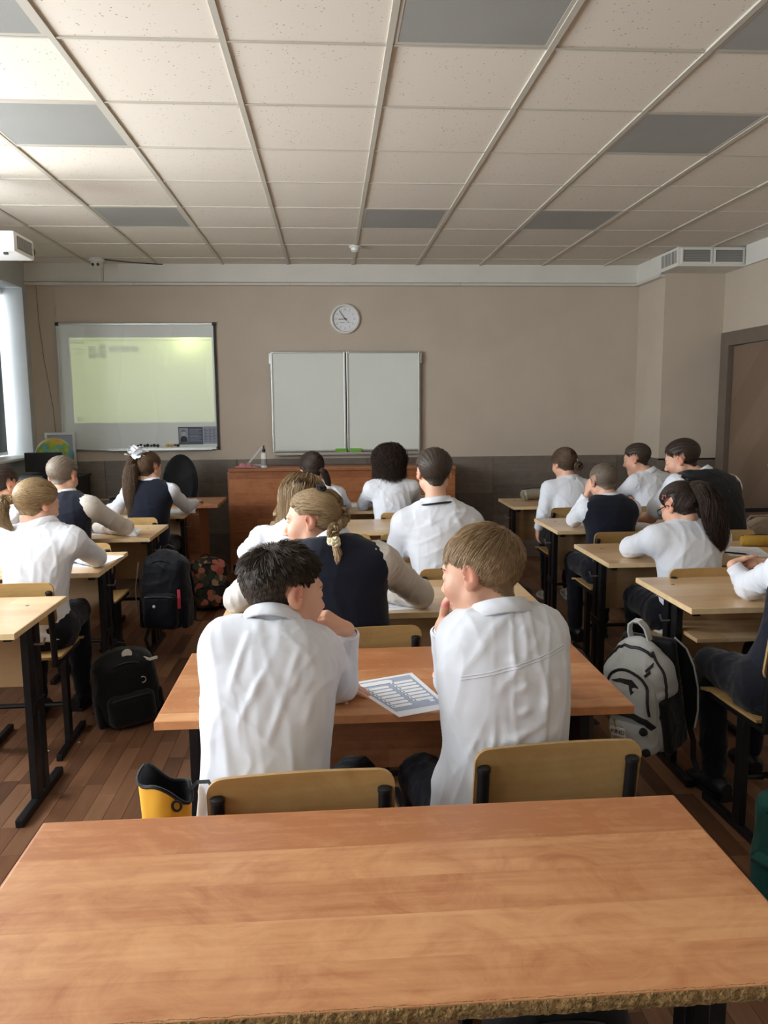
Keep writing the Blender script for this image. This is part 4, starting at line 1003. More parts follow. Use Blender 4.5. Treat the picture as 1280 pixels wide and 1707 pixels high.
def head_prims(S, H, R, s, closed):
    T = lambda x, y, z: H+R @ (V3(x, y, z)*s)
    I = R
    S.el(T(0, -.012, .026), I, V3(.072, .089, .076)*s, .02)
    S.el(T(0, .026, -.034), I, V3(.056, .056, .074)*s, .03)
    for q in (-1, 1): S.rc(T(q*.046, .004, -.052), T(0, .062, -.094), .022*s, .016*s, .025)
    S.rc(T(-.012, .066, -.096), T(.012, .066, -.096), .014*s, .014*s, .015)
    S.rc(T(-.032, .07, .02), T(.032, .07, .02), .0115*s, .0115*s, .016)
    for q in (-1, 1): S.el(T(q*.036, .05, -.03), I, V3(.026, .03, .028)*s, .02)
    for q in (-1, 1): S.el(T(q*.031, .09, .0), I, V3(.016, .013, .0115)*s, .012, 1)
    for q in (-1, 1):
        if closed: S.el(T(q*.031, .0715, -.001), I, V3(.0145, .0125, .0125)*s, .004)
        else:
            S.el(T(q*.031, .0705, .0065), I, V3(.0148, .0128, .0075)*s, .004); S.el(T(q*.031, .0705, -.0085), I, V3(.0145, .0122, .0055)*s, .004)
    S.rc(T(0, .079, .008), T(0, .101, -.03), .0075*s, .0095*s, .012)
    for q in (-1, 1): S.el(T(q*.0105, .092, -.035), I, V3(.0075, .009, .007)*s, .007)
    for q in (-1, 1): S.el(T(q*.005, .098, -.0405), I, V3(.003, .004, .004)*s, .003, 1)
    S.rc(T(-.017, .079, -.0615), T(.017, .079, -.0615), .005*s, .005*s, .006); S.rc(T(-.008, .084, -.0605), T(.008, .084, -.0605), .0045*s, .0045*s, .006)
    S.rc(T(-.012, .0805, -.07), T(.012, .0805, -.07), .0058*s, .0058*s, .006)
    for q in (-1, 1):                                                         # ears
        E = R @ Rz(q*-.42) @ Rx(-.18)
        S.el(T(q*.0765, -.010, -.002), E, V3(.0075, .0185, .030)*s, .006)
        S.el(T(q*.083, -.004, .002), E, V3(.005, .0095, .0175)*s, .005, 1)
        S.el(T(q*.0755, -.004, -.026), E, V3(.007, .010, .011)*s, .006)
def head_local(v, H, R, s): return (v-H) @ R/s

def person(label, pel, N_, H, face, sh=(0, .15, 0), arms=None, top='shirt', topmat=None, style='short', hair=None, res=.0062, cres=.009, hs=1.0, g=1.0, bulge=.03,
           closed=True, folds=None, wr_amp=.004, seed=1, hem=.07, hair_kw=None, shoes='black', skin=SKIN, sleeve=1.0, knee=None, extra=None, flare=1.08, group=None, loose=.016):
    pel, N_, H = V3(*pel), V3(*N_), V3(*H)
    root = empty('person', (pel[0], pel[1], 0), label, 'person', group); org = V3(pel[0], pel[1], 0)
    R = Rz(math.radians(face[0])) @ Rx(-math.radians(face[1])) @ Ry(math.radians(face[2]))
    sy = math.radians(sh[0]); lat = Rz(sy) @ V3(1, 0, 0); fwd = Rz(sy) @ V3(0, 1, 0)
    tt = np.linspace(0, 1, 13); ctrl = (pel+N_)/2+V3(0, -1, 0)*bulge*2+V3(0, 0, .02)
    C = [(1-t)**2*pel+2*t*(1-t)*ctrl+t*t*N_ for t in tt]
    ks = [0, .2, .4, .6, .78, .9, 1]
    A = np.interp(tt, ks, [.125, .117, .115, .124, .130, .106, .058])*g; Bd = np.interp(tt, ks, [.095, .088, .084, .088, .083, .066, .046])*(.4+.6*g)
    lats = [nrm(Rz(sy*t) @ V3(1, 0, 0)) for t in tt]
    up = nrm(C[-1]-C[-3])
    SJ = {}
    for q, k in ((-1, 'L'), (1, 'R')): SJ[k] = N_+lat*q*sh[1]-up*(.07+q*sh[2])-fwd*0+fwd*.0
    if extra and 'SJ' in extra:
        for k, v in extra['SJ'].items(): SJ[k] = V3(*v)
    AR = {}
    for q, k in ((-1, 'L'), (1, 'R')):
        a = (arms or {}).get(k)
        if a is None:
            s0 = SJ[k]; el = V3(s0[0]+q*.055, s0[1]+.15, .786); w = V3(el[0]-q*.13, el[1]+.17, .772); a = (el, w, V3(-q*.55, .8, 0), V3(0, 0, -1), .4)
        el, w, d, n, c = a; AR[k] = (V3(*el), V3(*w), V3(*d), V3(*n), c)
    S = Sdf()
    S.sweep(C, A, Bd, lats, .02)
    nb = H+R @ (V3(0, -.022, -.07)*hs)
    S.rc(N_-up*.03, nb, .052*hs, .047*hs, .03)
    head_prims(S, H, R, hs, closed)
    ag = .6+.4*g
    for q, k in ((-1, 'L'), (1, 'R')):
        el, w, d, n, c = AR[k]
        S.rc(N_+lat*q*.05-up*.045, SJ[k], .045*ag, .042*ag, .03); S.rc(SJ[k], el, .040*ag, .032*ag, .02); S.rc(el, w, .031*ag, .0205, .012)
        hand_prims(S, w, d, n, q, c, .86*hs)
    pts = np.array([pel, N_, H+V3(0, 0, .13), H+V3(.12, .14, 0), H-V3(.12, .12, 0), SJ['L'], SJ['R'], AR['L'][0], AR['R'][0]]+[AR[k][1]+AR[k][2]/np.linalg.norm(AR[k][2])*.17 for k in 'LR']+[AR[k][1] for k in 'LR'])
    v, f = S.mesh(pts.min(0)-.11, pts.max(0)+.09, res)
    v = smooth_verts(v, f, 1, .3); n = normals(v, f)
    p = head_local(v, H, R, hs)
    col = np.tile(skin, (len(v), 1))
    def mixc(m, c): nonlocal col; m = np.clip(m, 0, 1)[:, None]; col = col*(1-m)+c*m
    inhead = (np.abs(p) < .125).all(1)
    mixc(inhead*np.exp(-(((np.abs(p[:, 0])-.0765)/.014)**2+((p[:, 1]+.008)/.02)**2+(p[:, 2]/.035)**2))*.75, SKIN_RED)
    mixc(inhead*np.exp(-(((np.abs(p[:, 0])-.04)/.022)**2+((p[:, 1]-.06)/.03)**2+((p[:, 2]+.035)/.02)**2))*.45, SKIN_RED)
    mixc(inhead*(p[:, 1] > .07)*np.exp(-((p[:, 0]/.02)**4+((p[:, 2]+.065)/.0085)**4)), LIP)
    mixc(inhead*(p[:, 1] > .05)*np.exp(-(((np.abs(p[:, 0])-.031)/.014)**4+((p[:, 2]+(.0065 if closed else -.004))/.0016)**2))*(.9 if closed else .5), V3(.03, .02, .015))
    if style == 'buzz': mixc(inhead*(p[:, 1]-p[:, 2] < .008)*(p[:, 2] > -.058)*.55, V3(*rgb(120, 104, 90)[:3]))
    link_mesh('body', v, f, M_skin, root, org, {'col': ('FLOAT_COLOR', np.c_[col, np.ones(len(v))])})
    # eyes, brows
    if not closed:
        for q in (-1, 1):
            m = MB().lathe([(.0118*hs*math.sin(a*PI/12)+1e-5, -.0118*hs*math.cos(a*PI/12)) for a in range(13)], n=16); e = m.build('eye', M_eye, root, True)
            ec = H+R @ (V3(q*.031, .0705, -.001)*hs); cc = []
            gz = extra.get('gaze', (0, 1, -.15)) if extra else (0, 1, -.15)
            for vv in e.data.vertices:
                a = V3(*vv.co)/(.0118*hs); dd = a @ nrm(V3(*gz)); cc.append((.012, .01, .01, 1) if dd > .955 else ((.09, .13, .16, 1) if dd > .85 else (.82, .8, .78, 1)))
                vv.co = Vector(ec-org+R @ V3(*vv.co))
            at = e.data.attributes.new('col', 'FLOAT_COLOR', 'POINT'); at.data.foreach_set('color', np.array(cc, np.float32).ravel())
    for q in (-1, 1):
        m = MB().tube([Vector(H+R @ (V3(q*x, y, z)*hs)-org) for x, y, z in ((.016, .0865, .0165), (.027, .0855, .021), (.038, .078, .021), (.047, .068, .016))], [.002, .0034, .0028, .001], 6, flat=.7)
        m.build('eyebrow', MATS['hair_dark_brown'] if hair in (H_dark, H_black) else MATS['hair_brown'], root, True)
    # shirt
    cl = topmat or M_shirt
    S = Sdf(); C2 = [pel+V3(0, -.005, -hem)]+C[:-1]+[C[-1]-up*.004]; lo_ = loose*np.r_[1, np.interp(tt, [0, .8, 1], [1, .8, .016/loose])]; A2 = np.r_[A[0]*flare, A]+lo_; A2[0] += .006; B2 = np.r_[Bd[0]*1.12, Bd]+.016+(lo_-.016)*.35; lat2 = [lats[0]]+lats
    S.sweep(C2, A2, B2, lat2, .03)
    SL = {}
    for q, k in ((-1, 'L'), (1, 'R')):
        el, w, d, n_, c = AR[k]; fd = nrm(w-el); s = sleeve
        S.rc(N_+lat*q*.045-up*.035, SJ[k]-up*.004, .042*ag, .05*ag*s, .06)
        if top == 'short':
            e2 = SJ[k]+(el-SJ[k])*.72; S.rc(SJ[k], e2, .054*ag, .058*ag, .045)
            S.plane(e2, el-SJ[k]) if False else None
            SL[k] = (SJ[k], e2)
        else:
            S.rc(SJ[k], el, .053*ag*s, .046*ag*s, .045); S.rc(el, w-fd*.03, .047*ag*s, .034*s, .012)
    for a_, b_, ra_, rb_, k_ in (extra or {}).get('bulge', []): S.rc(a_, b_, ra_, rb_, k_)
    lo = np.min([pel-V3(.2, .2, hem+.03), N_-.1, SJ['L']-.1, SJ['R']-.1]+[AR[k][i]-.08 for k in 'LR' for i in (0, 1)], 0); hi = np.max([pel+.2, N_+.06, SJ['L']+.1, SJ['R']+.1]+[AR[k][i]+.08 for k in 'LR' for i in (0, 1)], 0)
    v, f = S.mesh(lo, hi, cres); v = smooth_verts(v, f, 2, .4); n = normals(v, f)
    v = wrinkle(v, n, seed, wr_amp)
    ew = np.zeros(len(v))                                         # rucks round the elbows and armpits
    for k in 'LR':
        el, w, d, n_, c = AR[k]; ax = nrm(w-SJ[k])
        for ctr, rad in ((el, .06), (SJ[k]*.6+el*.4, .05)):
            dd = np.linalg.norm(v-ctr, axis=1); ew += (.5 if rad > .055 else .2)*np.sin((v-ctr) @ ax*2*PI/.027+seed)*np.exp(-(dd/rad)**2)
    if top != 'short': v = v+n*(ew*wr_amp*.55)[:, None]
    if folds: v = prjfold(v, n, folds)
    shirt = link_mesh('shirt', v, f, cl, root, org)
    if extra and 'yoke' in extra:
        from mathutils.bvhtree import BVHTree
        T = BVHTree.FromPolygons([Vector(p) for p in v], f.tolist())
        for ln_ in extra['yoke']:
            a_, b_ = V3(*ln_[0]), V3(*ln_[1]); ps = []
            for t_ in np.linspace(0, 1, 26):
                p_ = a_+(b_-a_)*t_; h = T.ray_cast(Vector((p_[0], p_[1]-.5, p_[2]+.25*0)), Vector((0, 1, 0)))
                if h[0] is not None: ps.append(h[0]+h[1]*.0004-Vector(org))
            if len(ps) > 4: MB().tube(ps, .0014, 5).build('seam', cl, root, True)
    # cuffs
    for q, k in ((-1, 'L'), (1, 'R')):
        el, w, d, n_, c = AR[k]; fd = nrm(w-el)
        if top == 'short': continue
        MB().tube([Vector(w-fd*.05-org), Vector(w-fd*.046-org), Vector(w-fd*.008-org), Vector(w-fd*.004-org)], [.029*sleeve, .0335*sleeve, .0315*sleeve, .027], 20, cap=False).build('cuff', cl, root, True)
    # collar: standing band folded over, open at the throat
    ax = nrm(.55*nrm(nb-(N_-up*.03))+.45*up); e1 = nrm(lat-ax*(lat @ ax)); e2 = np.cross(ax, e1); r0 = .0605*hs*(.75+.25*g); n1 = 40; prof = [(0, -.016), (-.004, .026), (.001, .031), (.007, .03), (.021, -.006), (.017, -.009), (.006, .012)]
    vs = []; c0 = N_-up*.012+nrm(nb-N_)*.004
    for i in range(n1+1):
        a = -PI/2-(PI*.9)+2*PI*.9*i/n1; fr = max(0, (abs(i/n1-.5)*2-.72)/.28)
        for r, h in prof:
            r2 = r0+r+.006*fr; h2 = h-(.03*fr if r > .012 else 0)-.012*fr
            vs.append(c0+e1*r2*math.cos(a)+e2*r2*.98*math.sin(a)+ax*h2)
    m = len(prof); fq = np.array([(i*m+k, i*m+(k+1) % m, (i+1)*m+(k+1) % m, (i+1)*m+k) for i in range(n1) for k in range(m)])
    link_mesh('collar', np.array(vs), fq[:, ::-1], cl if top != 'vest' else M_shirt, root, org)
    if extra and 'band' in extra:
        MB().tube([Vector(c0+(e1*math.cos(a)+e2*math.sin(a))*(r0+.024)-ax*.002-org) for a in [-PI+PI*k/20 for k in range(21)]], .006, 8, flat=.8).build('collar_band', M_blackpl, root, True)
    if top == 'vest' or (extra and 'vest' in extra):
        vm = extra.get('vest', M_navy) if extra else M_navy
        S = Sdf(); S.sweep(C2, A2+.009, B2+.010, lat2, .03)
        for q, k in ((-1, 'L'), (1, 'R')): S.rc(N_+lat*q*.045-up*.035, SJ[k]-lat*q*.02-up*.004, .056*ag, .065*ag, .06)
        for q, k in ((-1, 'L'), (1, 'R')):
            o2 = SJ[k]+lat*q*.045+nrm(AR[k][0]-SJ[k])*.02; S.rc(o2, o2+nrm(AR[k][0]-SJ[k])*.13+lat*q*.02, .062*ag, .075*ag, .012, 1)
        S.rc(c0-ax*.02, c0+ax*.1, .064*hs, .075*hs, .008, 1)
        S.rc(c0+fwd*.06+ax*.05, c0+fwd*.1-up*.12, .05, .02, .008, 1)
        v, f = S.mesh(lo-.02, hi+.02, cres); v = smooth_verts(v, f, 2, .4); n = normals(v, f); v = wrinkle(v, n, seed+9, wr_amp*.5, .14)
        link_mesh('vest', v, f, vm, root, org)
    # trousers and shoes
    S = Sdf(); hp = [pel+V3(q*.075*g, .0, -.015) for q in (-1, 1)]
    S.rc(hp[0], hp[1], .098*g, .098*g, .03)
    for i, q in enumerate((-1, 1)):
        kn = V3(pel[0]+q*.1, pel[1]+.37, .505) if knee is None else V3(*knee[i]); an = V3(kn[0]+q*.0, kn[1]-.02+.04*q, .1)
        S.rc(hp[i], kn, .082*g, .062, .03); S.rc(kn, an, .06, .046, .015)
        for nm, me_, mt in (('shoe', SHOE, M_blackpl if shoes == 'black' else M_sneak),):
            o = bpy.data.objects.new(nm, me_.copy() if shoes != 'black' else me_); COL.objects.link(o); o.parent = root; o.location = Vector(an-org-V3(0, -.02, .1)); o.rotation_euler = (0, 0, -q*.15)
            if shoes != 'black': o.data.materials[0] = mt
            so = bpy.data.objects.new('sole', SOLE if shoes != 'black' else SOLE_B); COL.objects.link(so); so.parent = o
    S.plane(pel+V3(0, 0, .09), (0, 0, 1))
    v, f = S.mesh(np.array([pel[0]-.3, pel[1]-.16, .05]), np.array([pel[0]+.3, pel[1]+.52, .66]) if knee is None else np.max([pel+.3]+[V3(*k)+.15 for k in knee], 0), .0125)
    v = smooth_verts(v, f, 1, .4); n = normals(v, f); v = wrinkle(v, n, seed+5, .005)
    link_mesh('trousers', v, f, M_trouser, root, org)
    hair_build(root, org, style, hair, H, R, hs, seed, hair_kw or {}, S)
    return root

def hair_build(root, org, style, mat, H, R, s, seed, kw, S_):
    rs = np.random.RandomState(seed+77); hb = Hair()
    W_ = lambda p: H+(p*s) @ R.T
    # scalp patch from a head surface of its own resolution
    S = Sdf(); head_prims(S, V3(0, 0, 0), np.eye(3), 1, True); S.rc((0, -.03, -.2), (0, -.022, -.07), .052, .047, .03)
    if 'scalp' not in HEAD_CACHE: vv, ff = S.mesh((-.11, -.13, -.14), (.11, .13, .13), .005); HEAD_CACHE['scalp'] = (smooth_verts(vv, ff, 1), ff)
    v, f = HEAD_CACHE['scalp']; n = normals(v, f)
    hl = kw.get('hl', .012); nape = kw.get('nape', -.064)
    def mask(p):
        ear = (np.abs(p[:, 0]) > .066) & (np.abs(p[:, 1]+.008) < .026) & (np.abs(p[:, 2]+.003) < .036)
        return (p[:, 1]-p[:, 2]*kw.get('hslope', 1.0)-.25*np.maximum(0, np.abs(p[:, 0])-.045) < hl) & (p[:, 2] > nape) & ~ear
    mk = mask(v); q = f[mk[f].all(1)]
    ctr = v[q].mean(1); e1 = v[q[:, 1]]-v[q[:, 0]]; e2 = v[q[:, 3]]-v[q[:, 0]]; area = np.linalg.norm(np.cross(e1, e2), axis=1)
    crown = V3(*kw.get('crown', (.012, -.05, .09)))
    def flow(p, nn):
        if style in ('short', 'buzz'):
            d = p-crown; d[:, 2] -= kw.get('down', .03); d += V3(*kw.get('comb', (0, .0, 0)))
        elif style in ('tail', 'bun', 'braid'):
            d = V3(*kw['tie'])-p
        else:
            d = p-V3(kw.get('part', .0), .0, .12); d[:, 2] = d[:, 2]*.3-.08-np.maximum(0, -(p[:, 2]))*.5; d[:, 1] -= .02
        d = d-nn*(d*nn).sum(1, keepdims=True); return d/(np.linalg.norm(d, axis=1, keepdims=True)+1e-9)
    # solid under-layer
    th = kw.get('thick', .006); used = np.unique(q); lut = np.full(len(v), -1); lut[used] = np.arange(len(used))
    pu = v[used]; nu = n[used]
    edge = np.clip((hl-(pu[:, 1]-pu[:, 2]))/.03, 0, 1)*np.clip((pu[:, 2]-nape)/.03, 0, 1)
    streak = np.sin(np.arctan2(pu[:, 0], pu[:, 2]+.02)*38+rs.rand()*6)*.0012
    topf = np.clip((pu[:, 2]-kw.get('z0', -.02)+.03)/.09, .12, 1) if style == 'short' else 1.0
    cap = pu+nu*((th*edge*topf+.001+streak*(style != 'buzz'))[:, None])
    hb.add(W_(cap), lut[q], np.clip(.22+rs.rand(len(used))*.2, 0, 1))
    ns = kw.get('n', 1500); qi = rs.choice(len(q), ns, p=area/area.sum()); a, b = rs.rand(ns, 1), rs.rand(ns, 1)
    Q = v[q[qi]]; root_p = (Q[:, 0]*(1-a)+Q[:, 1]*a)*(1-b)+(Q[:, 3]*(1-a)+Q[:, 2]*a)*b; nn = n[q[qi, 0]]
    K = kw.get('K', 6)
    er = V3(.0745, .0915, .0785); ec = V3(0, -.012, .026)
    def push(p, extra):
        r = (p-ec)/(er+extra); l = np.linalg.norm(r, axis=1, keepdims=True); m = (l < 1) & (p[:, 2:3] > -.03); return np.where(m, ec+(p-ec)/np.maximum(l, .2), p)
    if style in ('short', 'buzz'):
        zt = np.clip((root_p[:, 2]-kw.get('z0', -.02))/kw.get('zr', .08), 0, 1); side = (np.abs(root_p[:, 0]) > .055) & (root_p[:, 1] > -.035) & (root_p[:, 2] < .035)
        Ln = (kw.get('l0', .012)+(kw.get('l1', .042)-kw.get('l0', .012))*zt**1.2)*(.7+.5*rs.rand(ns)); lift = kw.get('lift0', .12)+(kw.get('lift1', .5)-kw.get('lift0', .12))*zt**1.5
        Ln = np.where(side, Ln*kw.get('sidecut', .5), Ln); db = .3+.7*np.clip((hl-(root_p[:, 1]-root_p[:, 2]))/.05, 0, 1); db = np.where((np.abs(root_p[:, 0]) < .045) & (root_p[:, 1] > .03), np.maximum(db, kw.get('frl', .5)), db); Ln = Ln*db; fr = kw.get('fringe', 0); Ln = Ln*(1+fr*np.clip((root_p[:, 1]-.01)/.05, 0, 1))
    elif style in ('tail', 'bun', 'braid'):
        Ln = np.linalg.norm(V3(*kw['tie'])-root_p, axis=1)*1.12; lift = np.full(ns, .05); K = 9
    else:
        zt = np.ones(ns); Ln = kw.get('len', .25)*(.8+.3*rs.rand(ns))-np.clip(.06-root_p[:, 2], 0, .1)*.8; lift = np.full(ns, kw.get('lift', .12)); K = 12
    P = np.zeros((ns, K, 3)); P[:, 0] = root_p+nn*(th*.3*(zt[:, None] if style in ('short', 'buzz') else 1)); d = flow(root_p, nn)*(1-lift[:, None])+nn*lift[:, None]+rs.normal(size=(ns, 3))*kw.get('noise', .16); d /= np.linalg.norm(d, axis=1, keepdims=True)
    Wg = R.T @ V3(0, 0, -1)
    for k in range(1, K):
        p = P[:, k-1]+d*(Ln/(K-1))[:, None]
        if style in ('tail', 'bun', 'braid'): p = push(p, th*1.0+.002*rs.rand())
        elif style == 'long' or style == 'bob': p = push(p, th+.0015)
        else: p = push(p, .002)
        P[:, k] = p
        nk = p-ec; nk /= np.linalg.norm(nk, axis=1, keepdims=True)
        fl = flow(p, nk); gk = kw.get('grav', .1)
        if style in ('long', 'bob'):
            lowz = np.clip((.0-p[:, 2:3])/.05, 0, 1); fl = fl*(1-lowz)+lowz*Wg+lowz*kw.get('curl', 0)*(-nk)*V3(1, 1, 0)
            d = d*.25+fl*.75+rs.normal(size=(ns, 3))*kw.get('noise', .16)*.35
        elif style in ('short', 'buzz'): d = d*kw.get('keep', .6)+fl*(1-kw.get('keep', .6))+Wg*gk*k/K+rs.normal(size=(ns, 3))*.05
        else: d = (V3(*kw['tie'])-p); d /= np.linalg.norm(d, axis=1, keepdims=True)+1e-9
        d /= np.linalg.norm(d, axis=1, keepdims=True)+1e-9
        if style in ('long',) and 'behind' in kw:
            lo_ = P[:, k, 2] < -.07; P[lo_, k, 1] = np.minimum(P[lo_, k, 1], kw['behind']+rs.normal(size=lo_.sum())*.006)
    cl = kw.get('clump', 0)
    if cl and style in ('short', 'long', 'bob'):
        ng = max(8, ns//kw.get('per', 14)); gi = rs.choice(ns, ng, False); dist = ((root_p[:, None]-root_p[gi][None])**2).sum(2); w = gi[dist.argmin(1)]
        t = np.linspace(0, 1, K)[None, :, None]; P = P*(1-cl*t)+cl*t*(P[w]+(root_p-root_p[w])[:, None]*.35)
    if 'wavy' in kw:
        ph = rs.rand(ns, 1)*6; t = np.arange(K)[None]; wv = kw['wavy']*np.minimum(1, t/3); sd = np.stack([-P[:, :, 1], P[:, :, 0], P[:, :, 2]*0], -1); sd /= np.linalg.norm(sd, axis=2, keepdims=True)+1e-9
        P = P+sd*(wv*np.sin(t*1.15+ph))[..., None]+(P-ec)/.1*(wv*.6*np.cos(t*1.0+ph*1.7))[..., None]
    rnd = np.clip(rs.beta(2, 2, ns)*.8+.15+kw.get('sun_tint', 0)*np.clip(-root_p[:, 0]/.07, -1, 1), 0, 1)  # left strands paler, right ones darker: daylight painted into the strand colour
    if cl and style in ('short', 'long', 'bob'): rnd = np.clip(rnd*.6+.4*rs.rand(ns)[w], 0, 1)
    hb.add(*(lambda V, Q_, A_: (W_(V), Q_, A_))(*tubes(P, kw.get('r', .0011), .0003, rnd)))
    if style == 'tail' or 'tails' in kw:
        for tl in kw.get('tails', [kw.get('tail')]):
            pts = np.array(tl['pts'], float); m = int(tl.get('n', 400)*1.7); K2 = 14; tq = np.linspace(0, 1, K2)
            if tl.get('world'): pts = ((pts-H) @ R)/s
            seg = np.linspace(0, 1, len(pts)); 
            def crv(t):
                # Catmull-like smooth interpolation
                out = np.stack([np.interp(t, seg, pts[:, i]) for i in range(3)], -1); return out
            base = crv(np.linspace(0, 1, 40)); 
            for _ in range(6): base[1:-1] = (base[:-2]+2*base[1:-1]+base[2:])/4
            cc = np.stack([np.interp(tq, np.linspace(0, 1, 40), base[:, i]) for i in range(3)], -1)
            rad = np.interp(tq, np.linspace(0, 1, len(tl['rad'])), tl['rad'])
            tan = np.gradient(cc, axis=0); tan /= np.linalg.norm(tan, axis=1, keepdims=True); ref = V3(1, 0, 0) if abs(tan[:, 0]).mean() < .8 else V3(0, 1, 0)
            ea = np.cross(tan, ref); ea /= np.linalg.norm(ea, axis=1, keepdims=True); eb = np.cross(tan, ea)
            ang = rs.rand(m)*2*PI; rr = np.sqrt(rs.rand(m)); wv = tl.get('wave', .12); ph = rs.rand(m)*6; ng = 24; cg = rs.randint(0, ng, m); cga = rs.rand(ng)*6; 
            A1 = ang[:, None]+wv*3*np.sin(tq[None]*PI*2.2+cga[cg][:, None]); R1 = rad[None]*(rr[:, None]*(1+wv*np.sin(tq[None]*PI*3+ph[:, None])))
            fl = tl.get('flat', 1)
            PP = cc[None]+ea[None]*(np.cos(A1)*R1)[..., None]*fl+eb[None]*(np.sin(A1)*R1)[..., None]
            lenf = .72+.28*rs.rand(m); 
            PP = np.stack([np.stack([np.interp(tq*lf, tq, PP[i, :, c]) for c in range(3)], -1) for i, lf in enumerate(lenf)])
            rn = np.clip(.5*rs.rand(m)+.5*rs.rand(ng)[cg]+tl.get('tint', 0), 0, 1)
            hb.add(*(lambda V, Q_, A_: (W_(V), Q_, A_))(*tubes(PP, tl.get('r', .0011), .0003, rn)))
            V_, Q_, A_ = tubes(cc[None], 1, 0, np.array([.25]), 10)
            core = np.repeat(cc, 10, 0)+(V_-np.repeat(cc, 10, 0))/1.0*0
            an2 = np.tile(np.linspace(0, 2*PI, 10, endpoint=False), K2); rr2 = np.repeat(rad*.72*np.clip((1-tq)*6, 0, 1), 10)
            core = np.repeat(cc, 10, 0)+np.repeat(ea, 10, 0)*(np.cos(an2)*rr2*fl)[:, None]+np.repeat(eb, 10, 0)*(np.sin(an2)*rr2)[:, None]
            hb.add(W_(core), Q_, A_)
    if style == 'bun' or 'coil' in kw:
        bc = V3(*kw['tie'])+V3(*kw.get('boff', (0, -.02, -.01))); rb = kw.get('br', .03); m = 420; K2 = 18; tq = np.linspace(0, 1, K2)
        u0 = rs.rand(m)*2*PI; lat_ = (rs.rand(m)-.5)*2.2; r = rb*(.75+.3*rs.rand(m))
        ph = u0[:, None]+tq[None]*PI*1.3; la = lat_[:, None]+.35*np.sin(ph*2)
        PP = bc+np.stack([np.cos(ph)*np.cos(la), np.sin(la)*.8, np.sin(ph)*np.cos(la)], -1)*r[:, None, None]
        hb.add(*(lambda V, Q_, A_: (W_(V), Q_, A_))(*tubes(PP, .0014, .0006, rs.rand(m))))
    if style == 'braid':
        pts = np.array(kw['braid'], float)
        if kw.get('world'): pts = ((pts-H) @ R)/s
        K2 = 60; tq = np.linspace(0, 1, K2); cc = np.stack([np.interp(tq, np.linspace(0, 1, len(pts)), pts[:, i]) for i in range(3)], -1)
        for _ in range(12): cc[1:-1] = (cc[:-2]+2*cc[1:-1]+cc[2:])/4
        tan = np.gradient(cc, axis=0); tan /= np.linalg.norm(tan, axis=1, keepdims=True); ex = nrm(R.T @ V3(1, -.1, 0)); ea = ex-tan*(tan @ ex)[:, None]; ea /= np.linalg.norm(ea, axis=1, keepdims=True); eb = np.cross(tan, ea)
        for j in range(3):
            w = 2*PI*(tq*kw.get('turns', 3.2)+j/3); pc = cc+ea*(np.sin(w)*kw.get('bw', .011))[:, None]+eb*(np.sin(2*w)*.0075)[:, None]
            m = 60; ang = rs.rand(m)*2*PI; rr = np.sqrt(rs.rand(m))*.0085
            PP = pc[None]+ea[None]*(np.cos(ang)*rr)[:, None, None]+eb[None]*(np.sin(ang)*rr)[:, None, None]
            hb.add(*(lambda V, Q_, A_: (W_(V), Q_, A_))(*tubes(PP, .0016, .0012, rs.rand(m)*.8+.1)))
    hb.link('hair', mat, root, org)
HEAD_CACHE = {}
def at_head(H, face, hs, p):
    R = Rz(math.radians(face[0])) @ Rx(-math.radians(face[1])) @ Ry(math.radians(face[2])); return V3(*H)+R @ (V3(*p)*hs)
# the two boys at the nearest occupied desk
H1, F1 = (-.112, 1.80, 1.070), (-60, 9, -6)
fold1 = [((-.185, 1.665, 1.01), (-.225, 1.60, .90), .009, 0.0074), ((-.12, 1.62, 1.0), (-.205, 1.575, .84), .010, 0.0081), ((-.07, 1.64, .99), (-.14, 1.565, .80), .010, 0.0088), ((-.055, 1.66, .975), (-.10, 1.57, .88), .008, 0.0074),
         ((-.03, 1.68, .95), (-.06, 1.59, .84), .010, 0.0081), ((-.02, 1.66, .86), (-.05, 1.575, .64), .014, 0.0081), ((-.24, 1.62, .86), (-.22, 1.575, .70), .016, 0.0054), ((-.09, 1.56, .76), (-.12, 1.56, .60), .016, 0.0054), ((-.015, 1.70, .82), (-.05, 1.60, .74), .010, 0.0068)]
person('dark-haired boy in a white shirt, chin on his fist, reading the worksheet', (-.165, 1.672, .53), (-.138, 1.745, 1.012), H1, F1, (-8, .128, .0),
       {'L': ((-.255, 1.97, .785), (-.035, 2.0, .772), V3(1, .02, -.12), V3(0, 0, -1), .18), 'R': ((.012, 1.955, .79), (.034, 1.905, .945), V3(-.72, -.12, .5), V3(-.45, .25, -.75), [.75, .8, .85, .9, .6])},
       style='short', hair=H_dark, res=.0042, cres=.0055, hs=1.0, g=1.0, bulge=.03, folds=fold1, wr_amp=.0022, seed=3, hem=.095, flare=1.12, loose=.03, knee=((-.28, 2.03, .5), (.05, 2.0, .5)),
       hair_kw=dict(n=11000, K=7, z0=-.01, zr=.085, l0=.009, l1=.042, lift0=.04, lift1=.5, clump=.65, per=18, keep=.72, noise=.18, nape=-.076, sidecut=.5, comb=(.0, .01, 0), r=.0008, thick=.009, hl=.004, grav=.06, sun_tint=.2), sleeve=1.06,
       extra={'SJ': {'L': (-.236, 1.735, .968), 'R': (-.042, 1.765, .935)}})
H2, F2 = (.352, 1.80, 1.106), (54, 12, 6)
